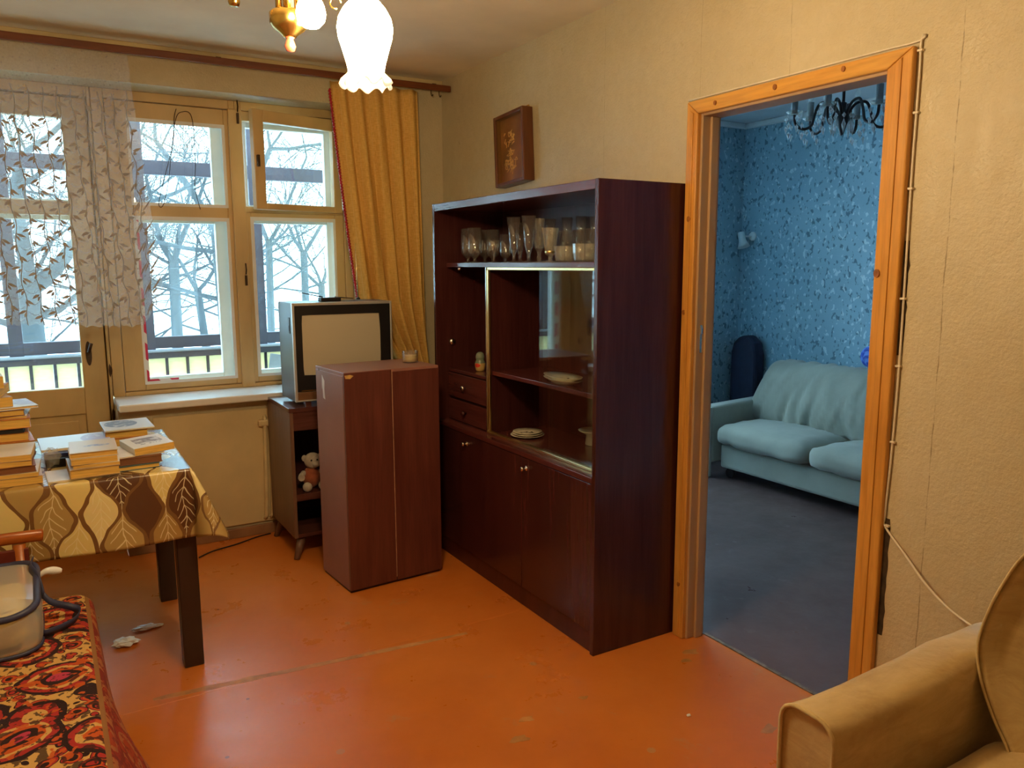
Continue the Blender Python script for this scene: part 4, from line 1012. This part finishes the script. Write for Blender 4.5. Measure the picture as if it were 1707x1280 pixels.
fs = B().lathe(sh, 40, va).build('frosted_shade', SHADE, lz, solid=.002)
def m_rim():
    a = N('lit_ruffle_glass')
    return a.finish(color=(.9, .8, .62), rough=.35, ecol=(1.0, .82, .52), estr=.75)
def ruffle(i, a): k = i / 4; return (.006 * k * math.cos(9 * a), .0065 * k * math.sin(9 * a + .6))
B().lathe([(.0387, -.046), (.040, -.052), (.046, -.060), (.052, -.068), (.0545, -.076)], 72, va, wave=ruffle).build('ruffled_rim', m_rim(), fs, solid=.002)
vb_ = (-1.561 - ax.x, -2.627 - ax.y, 0)
arm(vb_, .135)
B().lathe([(0, .0), (.016, .004), (.027, .016), (.030, .030), (.027, .045), (.018, .064), (.013, .085), (.013, .125)], 22, Vector(vb_) + Vector((0, 0, .003))).build('bulb', BULBE, lz)
vc = (-1.657 - ax.x, -2.378 - ax.y, 0)
arm(vc, .130)
B().lathe([(0, .098), (.010, .098), (.013, .106), (.013, .130), (0, .135)], 14, vc).build('empty_socket', BRASS, lz)

# ------------------------------------------------------------------ table, oilcloth
tb = (-2.28, -.99, 0)
DARKW = simple('dark_brown_stained_wood', (.035, .020, .016), .38, .25, 6, (1, 1, .2))
tbl = thing('dining_table', 'dark legged dining table under the leaf print oilcloth', 'table', tb)
TBX0, TBX1, TBY0, TBY1, TT = -2.92, -1.672, -1.392, -.602, .748
B(tb).box(TBX0, TBX1, TBY0, TBY1, TT - .024, TT).build('tabletop', DARKW, tbl, bevel=.003)
for lx in (-1.7, -2.89):
    for ly in (-1.328, -.662):
        B(tb).prism([(lx - .034, ly - .034), (lx + .034, ly - .034), (lx + .034, ly + .034), (lx - .034, ly + .034)], 2, 0, TT - .024).build('leg', DARKW, tbl, bevel=.004)
B(tb).box(-2.86, -1.73, -1.345, -1.325, .655, TT - .024).box(-2.86, -1.73, -.675, -.655, .655, TT - .024).build('apron', DARKW, tbl)
OV = .245
Lx, Ly = TBX1 - TBX0, TBY1 - TBY0
def cloth_pt(u, v):
    s = -OV + (Lx + 2 * OV) * u; t = -OV + (Ly + 2 * OV) * v       # sheet coordinates from the table corner
    cx = min(max(s, 0), Lx); cy = min(max(t, 0), Ly); ex, ey = s - cx, t - cy
    r = math.hypot(ex, ey)
    x, y, z = TBX0 + cx, TBY0 + cy, TT + .003
    if ex and ey:
        q = r / (1.414 * OV); sc_ = 1 - .20 * math.sin(2 * math.atan2(abs(ey), abs(ex))) * q ** 2; ex *= sc_; ey *= sc_; r *= sc_
    if r > 0:
        th = abs(math.atan2(abs(ey), abs(ex))); cor = math.sin(2 * th)
        k = .05 + .42 * cor ** .7
        wv = 0
        if abs(ey) > 1e-9 and abs(ex) < 1e-9: wv = .010 * math.sin(s * 13 + 1) * r / OV
        if abs(ex) > 1e-9 and abs(ey) < 1e-9: wv = .008 * math.sin(t * 15) * r / OV
        dx, dy = (ex / r, ey / r)
        bend = min(1, r / .02)
        x += dx * (.004 * bend + k * r + wv); y += dy * (.004 * bend + k * r + wv)
        z -= r * math.sqrt(max(0, 1 - k * k)) * bend ** .5
    return Vector((x, y, z))
def cloth_uv(u, v): return (-OV + (Lx + 2 * OV) * u, (-OV + (Ly + 2 * OV) * v) + .115)
tc = B(tb); tc.grid(cloth_pt, 170, 120, cloth_uv)
o = tag(tc.build('tablecloth', m_oilcloth(), solid=.0012), 'yellow oilcloth with brown leaf print over the table', 'tablecloth')

# ------------------------------------------------------------------ books and papers on the table
PAGES = simple('yellowed_pages', (.66, .40, .09), .85, .18, 60, (.2, .2, 3))
PAGEW = simple('pale_pages', (.72, .62, .44), .85, .15, 60, (.2, .2, 3))
def cover_mat(name, c, blot=None, rx=.045, ry=.03, cx=0.0, cy=0.0, box=False, thr=.40, text=False):
    """plain cloth or paper cover, or one with a printed picture area in the middle"""
    if blot is None: return simple(name, c, .5, .15, 8)
    a = N(name); v = a.co(); x, y = a.sep(v, 0), a.sep(v, 1)
    dx = a.math('ABSOLUTE', a.math('DIVIDE', a.math('SUBTRACT', x, cx), rx)); dy = a.math('ABSOLUTE', a.math('DIVIDE', a.math('SUBTRACT', y, cy), ry))
    e = a.math('MAXIMUM', dx, dy) if box else a.math('SQRT', a.math('ADD', a.math('MULTIPLY', dx, dx), a.math('MULTIPLY', dy, dy)))
    f = a.noise(v, 34, 4, .6)
    m = a.math('MULTIPLY', a.math('LESS_THAN', e, 1.0), a.ramp(f, [(thr - .03, .25 if box else 0), (thr + .12, 1)]))
    col = a.mix(m, c, blot)
    if text:
        row = a.math('MULTIPLY', a.math('LESS_THAN', a.math('ABSOLUTE', a.math('SUBTRACT', y, cy - ry - .018)), .004), a.math('LESS_THAN', dx, .8))
        col = a.mix(a.math('MULTIPLY', row, a.math('GREATER_THAN', a.noise(a.scl(v, (1, .2, 1)), 160, 1), .5)), col, (.05, .04, .04))
    return a.finish(color=col, rough=.4)
CV = dict(
    cream=cover_mat('cream_cover', (.66, .55, .38), None), blueblot=cover_mat('beige_cover_blue_print', (.62, .50, .33), (.22, .25, .36), .042, .016, .01, .0),
    white=cover_mat('white_cover', (.74, .70, .64)), brown=cover_mat('brown_cover', (.20, .075, .03)), red=cover_mat('dark_red_cover', (.20, .025, .02)),
    navy=cover_mat('navy_cover', (.03, .035, .14)), teal=cover_mat('dark_teal_cover', (.06, .11, .12)), black=cover_mat('black_cover', (.012, .012, .014)),
    orange=cover_mat('orange_cover', (.50, .19, .04)), grey=cover_mat('grey_mountain_cover', (.66, .66, .66), (.20, .26, .36), .060, .075, -.02, .02, thr=.36), tan=cover_mat('tan_cover', (.46, .30, .13)),
    photo=cover_mat('white_cover_photo_print', (.74, .68, .58), (.20, .13, .11), .045, .042, .004, .015, True, .42, True), sky=cover_mat('pale_blue_cover', (.66, .70, .76), (.45, .42, .58), .05, .08, .07, .02, thr=.35))
TZ = TT + .0042
def book(label, cx, cy, z, w_, d_, h, cov, rot=0, pages=PAGES, soft=False, spine='L', tilt=0, name='book', tiltx=0):
    """w_ along x, d_ along y; the spine is on side L(-x), R(+x) or B(+y)"""
    t = .0012 if soft else .0028; ov = 0 if soft else .003
    r = thing(name, label, 'book', (cx, cy, z), math.radians(rot), 'books piled on the table')
    r.rotation_euler = (math.radians(tiltx), math.radians(tilt), math.radians(rot))
    X, Y = w_ / 2, d_ / 2
    b = B(); b.box(-X, X, -Y, Y, 0, t).box(-X, X, -Y, Y, h - t, h)
    if spine == 'L': b.box(-X, -X + t, -Y, Y, t, h - t)
    elif spine == 'R': b.box(X - t, X, -Y, Y, t, h - t)
    else: b.box(-X, X, Y - t, Y, t, h - t)
    b.build('cover', CV[cov], r, bevel=.0008, bseg=1)
    px0, px1, py0, py1 = -X + (t if spine == 'L' else ov), X - (t if spine == 'R' else ov), -Y + ov, Y - (t if spine == 'B' else ov)
    B().box(px0, px1, py0, py1, t, h - t).build('pages', pages, r)
    return r
# centre stack
x, y, z = -1.985, -1.255, TZ
book('thin grey booklet under the centre stack at the cloth edge', -2.005, -1.275, z, .215, .165, .006, 'white', 3, PAGEW, True); z += .0065
book('thick orange-edged book at the bottom of the centre stack', -1.972, -1.265, z, .150, .20, .031, 'tan', 2); z += .0315
book('thin softcover third from top in the centre stack', -1.958, -1.262, z, .140, .20, .012, 'white', -3, PAGES, True); z += .0125
book('softcover with yellow page block second from top, centre stack', -1.970, -1.262, z, .138, .20, .021, 'cream', 1, PAGES, True); z += .0215
book('beige hardback with blue print topping the centre stack', -1.966, -1.258, z, .145, .205, .020, 'blueblot', -1)
# right front stack
x, y, z = -1.835, -1.22, TZ
book('dark teal book at the bottom of the right stack', -1.838, -1.215, z, .138, .20, .017, 'teal', 4); z += .0175
book('dark brown hardback second from the bottom, right stack', -1.826, -1.205, z, .140, .20, .025, 'brown', 2, CV['brown']); z += .0255
book('opened white booklet lying under the tilted picture book', -1.838, -1.20, z, .165, .19, .005, 'white', 9, PAGEW, True, name='booklet'); z += .0055
book('tilted white book with photo cover topping the right stack', -1.790, -1.195, z, .135, .19, .027, 'photo', 10, PAGES, True, tilt=-3)
# back stack
z = TZ
book('thick orange-edged book at the base of the back stack', -1.832, -.83, z, .150, .21, .042, 'orange', 1); z += .0425
book('second thick orange-edged book in the back stack', -1.832, -.83, z, .150, .21, .030, 'orange', -1); z += .0305
book('grey mountain picture magazine on top of the back stack', -1.825, -.835, z, .175, .22, .006, 'grey', 2, PAGEW, True, name='magazine')
# flat box of magazines at the back left
z = TZ
book('black album lying under the pale magazines', -2.02, -1.03, z, .19, .19, .030, 'black', 2, CV['black']); z += .0305
book('navy blue folder between black album and pale magazine', -2.015, -.985, z, .20, .21, .012, 'navy', 2, CV['navy']); z += .0125
book('pale blue and white magazine lying behind the centre stack', -2.012, -.935, z, .235, .24, .010, 'sky', 3, PAGEW, True, name='magazine')
# left front stack
z = TZ
for lb, h, cv, w_, dx, rt, pg, sf in (
    ('tan softcover at the bottom of the left front stack', .026, 'tan', .20, 0, 2, PAGES, True), ('thin cream softcover second from the bottom, left front stack', .014, 'cream', .20, -.004, -2, PAGES, True),
    ('dark brown hardback in the middle of the left front stack', .022, 'brown', .19, -.012, 3, CV['brown'], False), ('thick yellow-paged book second from top, left front stack', .018, 'orange', .185, -.016, 0, PAGES, True),
    ('wide white-covered book topping the left front stack', .020, 'white', .205, -.020, -3, PAGES, True)):
    book(lb, -2.225 + dx, -1.235, z, w_, .21, h, cv, rt, pg, sf); z += h + .0005
# tall leaning stack at the left
z = TZ
rows = (('dark red book at the bottom of the tall left pile', .022, 'red', 3), ('dark brown book second from the bottom, tall left pile', .020, 'brown', -4), ('tan paperback with curled pages in the tall left pile', .022, 'tan', 8),
    ('yellowed paperback askew in the tall left pile', .020, 'cream', -9), ('thin orange paperback in the tall left pile', .014, 'orange', 5), ('pale orange hardback below the black album, tall left pile', .030, 'orange', 1),
    ('black book in the middle of the tall left pile', .016, 'black', -2), ('orange-paged thick book above the black one, tall left pile', .034, 'orange', 2), ('thin pale booklet in the upper tall left pile', .008, 'white', -4),
    ('brown hardback near the top of the tall left pile', .022, 'brown', 3), ('grey-blue flat book sticking out of the tall left pile', .010, 'sky', 12))
for i, (lb, h, cv, rt) in enumerate(rows):
    book(lb, -2.245 + .010 * math.sin(i * 1.9) + (.018 if i == 10 else 0), -1.005 + .008 * math.cos(i * 2.3), z, .180, .19, h, cv, rt, PAGES if cv not in ('black',) else CV['black'], cv in ('tan', 'cream', 'white')); z += h + .0005
for lb, h, cv, rt, dx in (('tilted yellowed paperback on top of the tall left pile', .034, 'tan', 14, -.04), ('dark orange paperback crowning the pile beside the door', .032, 'orange', -8, -.045), ('cream paperback at the very top of the tall left pile', .042, 'cream', 6, -.05)):
    book(lb, -2.24 + dx, -1.01, z, .135, .18, h, cv, rt, PAGES, True); z += h + .0005
# crumpled clear film and paper scraps between the stacks
FILM = thin_glass('crumpled_clear_film', (.9, .9, .92), 1.5, .1, .18)
def crumple(name, label, cat, c, r, mat, seed, sc=(1, 1, .6), parent=None):
    bm2 = bmesh.new(); bmesh.ops.create_icosphere(bm2, subdivisions=3, radius=1)
    b = B(c); vm = {}
    zmin = min((v_.co.z * sc[2] * r * (1 + .5 * noise.noise(v_.co * 2.2 + Vector((seed, 0, 0))))) for v_ in bm2.verts)
    for v_ in bm2.verts:
        k = 1 + .5 * noise.noise(v_.co * 2.2 + Vector((seed, 0, 0))) + .18 * noise.noise(v_.co * 6 + Vector((0, seed, 0)))
        p = Vector((v_.co.x * sc[0], v_.co.y * sc[1], v_.co.z * sc[2])) * r * k
        vm[v_] = b.v(Vector(c) + p + Vector((0, 0, -min(zmin, -r * sc[2]) * .85)))
    for fc in bm2.faces: b.f([vm[v_] for v_ in fc.verts])
    bm2.free()
    o = b.build(name, mat); return tag(o, label, cat)
crumple('plastic_film', 'crumpled clear plastic film between the book stacks', 'plastic', (-2.095, -1.12, TZ), .030, FILM, 3.0, (1, .8, 1.1))
TISS = simple('white_tissue', (.88, .90, .92), .9, .06, 20)
crumple('tissue', 'crumpled white tissue on the floor nearer the divan', 'tissue', (-1.905, -1.055, .0), .032, TISS, 5.0, (1.35, .75, .55))
crumple('tissue', 'thin twisted white tissue on the floor nearer the table leg', 'tissue', (-1.815, -.945, .0), .030, TISS, 8.0, (1.6, .5, .36))
crumple('paper_scrap', 'tiny white paper scrap on the open floor', 'paper', (-.371, -2.537, .0), .007, TISS, 2.0, (1, .7, .5))

# ------------------------------------------------------------------ wooden chair pushed under the table
chx = (-2.40, -1.27, 0)
chr_ = thing('wooden_chair', 'low orange wooden chair with curved top rail before the table', 'chair', chx)
ORW = wood('orange_varnished_wood', (.50, .14, .018), (.38, .09, .012), .3, 3, 0, spec=.6)
REDU = simple('dark_red_back_panel', (.13, .018, .010), .5, .3, 8)
B(chx).box(-2.63, -2.17, -1.46, -1.07, .40, .425).build('seat', ORW, chr_, bevel=.01)
for lx in (-2.60, -2.20):
    for ly in (-1.468, -1.09):
        B(chx).tube([(lx, ly, 0), (lx, ly, .41 if ly > -1.2 else .60)], [.015, .019], 10).build('leg', ORW, chr_)
B(chx).tube(bez([(-2.66, -1.468, .600), (-2.58, -1.478, .616), (-2.40, -1.485, .624), (-2.22, -1.478, .622), (-2.135, -1.462, .614)], 8), .017, 12, squash=(.75, 1.15)).build('top_rail', ORW, chr_)
B(chx).box(-2.60, -2.175, -1.482, -1.470, .47, .585).build('back_panel', REDU, chr_, bevel=.004)

# ------------------------------------------------------------------ divan with oriental throw
dv = (-2.48, -2.5, 0)
div = thing('divan', 'low divan bed in the left corner under the red throw', 'divan', dv)
DX0, DX1, DY_0, DY_1, DZ = -3.02, -2.025, -3.55, -1.53, .425
DVF = simple('brown_divan_fabric', (.10, .05, .03), .9, .2, 10)
B(dv).box(DX0, DX1, DY_0, DY_1, .10, .26).build('base', DVF, div, bevel=.02)
B(dv).box(DX0 + .01, DX1 - .01, DY_0 + .01, DY_1 - .01, .26, DZ).build('mattress', DVF, div, bevel=.04, bseg=4)
for lx in (DX0 + .08, DX1 - .08):
    for ly in (DY_0 + .1, DY_1 - .1): B(dv).tube([(lx, ly, 0), (lx, ly, .10)], [.02, .03], 10).build('leg', DARKW, div)
SD = .30                                       # drop over the side
def throw_pt(u, v):
    """u: wall side -> room side (with drop), v: far end (with drop) -> near end"""
    s = u * (1.0 + SD); t = v * (2.0 + .16) - .16    # metres
    y = DY_1 - max(t, 0); z = DZ + .008; x = DX0 + min(s, 1.0) + .0
    R_ = .05
    over = max(0, s - (1.0 - R_)); endo = max(0, -(t - R_))
    if over > 0:
        a_ = min(over / R_, PI / 2); x = DX0 + 1.0 - R_ + R_ * math.sin(a_) + .006; z -= R_ * (1 - math.cos(a_))
        d = max(0, over - R_ * PI / 2)
        near = max(0, min(1, (t - .30) / .45))
        flare = d * (.08 + .28 * near + .10 * math.sin(t * 9 + .6) * near)
        x += flare; z -= d * .97 - 0; 
    if endo > 0:
        a_ = min(endo / R_, PI / 2); y = DY_1 - R_ + R_ * math.sin(a_) + .006; z2 = R_ * (1 - math.cos(a_)); d = max(0, endo - R_ * PI / 2)
        z -= z2 + d; y += d * .04
    z += .004 * noise.noise(Vector((x * 6, y * 6, 0)))
    return Vector((x, y, max(z, .03)))
th = B(dv); th.grid(throw_pt, 90, 110, lambda u, v: (u * (1.0 + SD), v * 2.16))
tag(th.build('throw', m_carpet(), solid=.006), 'red and cream oriental patterned throw over the divan', 'throw')

# ------------------------------------------------------------------ clear bedding bag with blue piping
bgo = (-2.33, -1.80, DZ + .012)
bag = thing('bedding_bag', 'clear vinyl bag with dark blue piping on the divan', 'bag', bgo)
VINYL = thin_glass('clear_yellowed_vinyl', (.95, .90, .70), 1.5, .08, .26)
PIPING = simple('navy_blue_piping', (.035, .04, .10), .5, .2, 20)
CONT = cover_mat('yellowed_paper_contents', (.82, .74, .48), (.70, .56, .28), .3, .3)
BX_0, BX_1, BY_0, BY_1, BZ = -2.62, -2.150, -1.955, -1.625, .130
def rrect(x0, x1, y0, y1, r, n=6):
    out = []
    for cx_, cy_, a0 in ((x1 - r, y1 - r, 0), (x0 + r, y1 - r, PI / 2), (x0 + r, y0 + r, PI), (x1 - r, y0 + r, 1.5 * PI)):
        for k in range(n + 1): out.append((cx_ + r * math.cos(a0 + k / n * PI / 2), cy_ + r * math.sin(a0 + k / n * PI / 2)))
    return out
z0 = bgo[2]
ztop = lambda x_, y_: z0 + BZ + .020 * (y_ + 1.79) / .165 + .006 * math.sin(x_ * 17)
def bag_shell():
    b = B(bgo); n = 5; prev = None
    pb = rrect(BX_0, BX_1, BY_0, BY_1, .07); pt = rrect(BX_0 + .006, BX_1 - .006, BY_0 + .006, BY_1 - .006, .065)
    for k in range(n + 1):
        f_ = k / n; bul = .010 * math.sin(PI * f_)
        ring = []
        for (ax_, ay_), (cx_, cy_) in zip(pb, pt):
            x_, y_ = ax_ + (cx_ - ax_) * f_, ay_ + (cy_ - ay_) * f_
            nx, ny = x_ - (BX_0 + BX_1) / 2, y_ - (BY_0 + BY_1) / 2; l_ = math.hypot(nx, ny)
            ring.append(b.v((x_ + nx / l_ * bul, y_ + ny / l_ * bul, z0 + (ztop(x_, y_) - z0) * f_ + .001)))
        if prev:
            for i in range(len(ring)): b.f([prev[i], prev[(i + 1) % len(ring)], ring[(i + 1) % len(ring)], ring[i]], True)
        else: b.f(ring[::-1])
        prev = ring
    b.f(prev); return b
bag_shell().build('vinyl_shell', VINYL, bag)
pt = rrect(BX_0 + .003, BX_1 - .003, BY_0 + .003, BY_1 - .003, .068)
B(bgo).tube([(x_, y_, ztop(x_, y_)) for x_, y_ in pt], .0095, 8, closed=True).build('top_piping', PIPING, bag)
B(bgo).tube([(x_, y_, z0 + .006) for x_, y_ in rrect(BX_0, BX_1, BY_0, BY_1, .07)], .006, 8, closed=True).build('bottom_piping', PIPING, bag)
B(bgo).box(BX_0 + .03, BX_1 - .03, BY_0 + .03, BY_1 - .03, z0 + .012, z0 + .112).build('contents', CONT, bag, bevel=.03, bseg=3)
B(bgo).box(BX_0 + .24, BX_1 - .06, BY_0 + .05, BY_1 - .08, z0 + .113, z0 + .117).build('paper_sheet', CV['cream'], bag)
def strap(pts):
    b = B(bgo); P_ = bez(pts, 7); prev = None
    for i, p in enumerate(P_):
        t_ = (P_[min(i + 1, len(P_) - 1)] - P_[max(i - 1, 0)]).normalized(); s_ = Vector((0, 0, 1)).cross(t_); s_ = s_.normalized() if s_.length > 1e-4 else Vector((1, 0, 0))
        n_ = (Vector((0, 0, 1)) * .9 + s_ * .3).normalized() * .011
        a_, c_ = b.v(p - n_), b.v(p + n_)
        if prev: b.f([prev[0], a_, c_, prev[1]], True)
        prev = (a_, c_)
    return b.build('strap', PIPING, bag, solid=.003)
strap([(BX_1 - .002, -1.73, z0 + .10), (-2.125, -1.745, z0 + .06), (-2.075, -1.735, z0 + .028), (-2.055, -1.76, z0 + .018), (-2.075, -1.82, z0 + .016), (-2.13, -1.86, z0 + .016), (BX_1 + .004, -1.87, z0 + .02)])
strap([(BX_1 - .012, -1.64, ztop(-2.16, -1.64) + .006), (-2.168, -1.70, ztop(-2.16, -1.7) + .012), (-2.150, -1.76, ztop(-2.15, -1.76) + .004), (-2.140, -1.79, z0 + .10)])
tag(B((-2.115, -1.600, DZ + .014)).tube(bez([(-2.155, -1.598, DZ + .10), (-2.13, -1.60, DZ + .115), (-2.09, -1.604, DZ + .110)], 5), [.005, .006, .007, .008, .009, .010, .011, .012, .011, .009, .005], 10).build('ribbon_end', TISS), 'white ribbon end sticking out behind the clear bag', 'ribbon')

# ------------------------------------------------------------------ mustard armchair in the near corner
ao = (-.45, -3.80, 0)
ac = thing('armchair', 'mustard velour armchair in the near corner by the doorway', 'armchair', ao)
def m_velour():
    a = N('mustard_velour'); v = a.co()
    nap = a.noise(a.scl(v, (1, 1, 3)), 7, 5, .7, .6)
    c = a.ramp(nap, [(.3, (.42, .28, .11)), (.7, (.62, .45, .20))])
    return a.finish(color=c, rough=.85, spec=.2, sheen=.5, sheen_rough=.4, normal=a.bump(a.noise(v, 60, 3), .25, .004))
VEL = m_velour()
PIP = simple('worn_velour_piping', (.55, .40, .18), .9, .2, 30)
def arm_chair_arm(y_out, y_in, sgn):
    # upholstered arm: rounded section swept along x, slightly narrowing to the floor at the front
    b = B(ao); n = 26
    yo, yi = y_out, y_in; wdt = abs(yo - yi)
    sec = []
    def sect(x, zt):
        pts = []
        r = .038; yc0, yc1 = min(yo, yi), max(yo, yi)
        prof = [(yc1 - .022, .05), (yc1 - .006, .30), (yc1, .48)]
        for k in range(5): a_ = k / 4 * PI / 2; prof.append((yc1 - r + r * math.cos(a_), zt - r + r * math.sin(a_)))
        for k in range(5): a_ = PI / 2 + k / 4 * PI / 2; prof.append((yc0 + r + r * math.cos(a_), zt - r + r * math.sin(a_)))
        prof += [(yc0, .48), (yc0 + .002, .30), (yc0 + .006, .05)]
        return prof
    xs_ = [-.862, -.868, -.860, -.80, -.70, -.60, -.50, -.40, -.30, -.20]
    prev = None; first_ = None
    for i, x in enumerate(xs_):
        shr = .012 if i == 0 else 0
        cyy = (yo + yi) / 2; zt = .600 + (.004 * math.sin(i * 1.3)) - shr * .6 + (.012 if x > -.5 else 0)
        ring = [b.v((x, cyy + (p - cyy) * (1 - shr * 8), z_)) for p, z_ in sect(x, zt)]
        if prev:
            for k in range(len(ring) - 1): b.f([prev[k], prev[k + 1], ring[k + 1], ring[k]], True)
            b.f([prev[-1], prev[0], ring[0], ring[-1]])
        else: first_ = ring
        prev = ring
    b.f(first_[::-1]); b.f(prev)
    o = b.build('arm', VEL, ac)
    cyy = (yo + yi) / 2
    fr = [(-.868, cyy + (p - cyy) * .985, z_) for p, z_ in sect(-.868, .600)]
    B(ao).tube(fr, .0045, 6).build('piping', PIP, o)
    return o
arm_chair_arm(-3.305, -3.430, 1); arm_chair_arm(-4.19, -4.315, -1)
B(ao).box(-.82, -.20, -4.19, -3.43, .06, .28).build('base', VEL, ac, bevel=.02, bseg=3)
pillow(B(ao), -.80, -.30, -4.185, -3.435, .275, .435, .42, 12, .03, 2, .004).build('seat_cushion', VEL, ac)
def back_outline():
    half = [(-3.565, .30), (-3.520, .43), (-3.475, .50), (-3.440, .57), (-3.425, .64), (-3.438, .72), (-3.460, .79), (-3.492, .86), (-3.545, .915), (-3.62, .945), (-3.72, .955)]
    cy_ = -3.81
    half = [(p.x, p.y) for p in bez([(y_, z_, 0) for y_, z_ in half], 4)]
    return half + [(2 * cy_ - y_, z_) for y_, z_ in half[::-1]]
bo_ = back_outline(); b = B(ao); loops = []
for (dx, s) in ((-.365, .93), (-.395, .975), (-.405, 1.0), (-.38, 1.008), (-.22, 1.0), (-.16, .97)):
    loops.append([b.v((dx + .14 * max(0, z_ - .4) * .55, -3.81 + (y_ + 3.81) * s, .60 + (z_ - .60) * s)) for y_, z_ in bo_])
for A, C_ in zip(loops, loops[1:]):
    for k in range(len(A)): b.f([A[k], A[(k + 1) % len(A)], C_[(k + 1) % len(A)], C_[k]], True)
cf = b.v((-.372 + .03, -3.81, .62))
for k in range(len(loops[0])): b.f([loops[0][(k + 1) % len(loops[0])], loops[0][k], cf], True)
b.f(loops[-1])
bk = b.build('backrest', VEL, ac)
B(ao).tube([(-.408 + .14 * max(0, z_ - .4) * .55, -3.81 + (y_ + 3.81) * 1.004, .60 + (z_ - .60) * 1.004) for y_, z_ in bo_], .0030, 6, closed=True).build('piping', PIP, bk)
for lx in (-.79, -.25):
    for ly in (-3.37, -4.25): B(ao).tube([(lx, ly, 0), (lx, ly, .07)], [.016, .022], 10).build('leg', DARKW, ac)
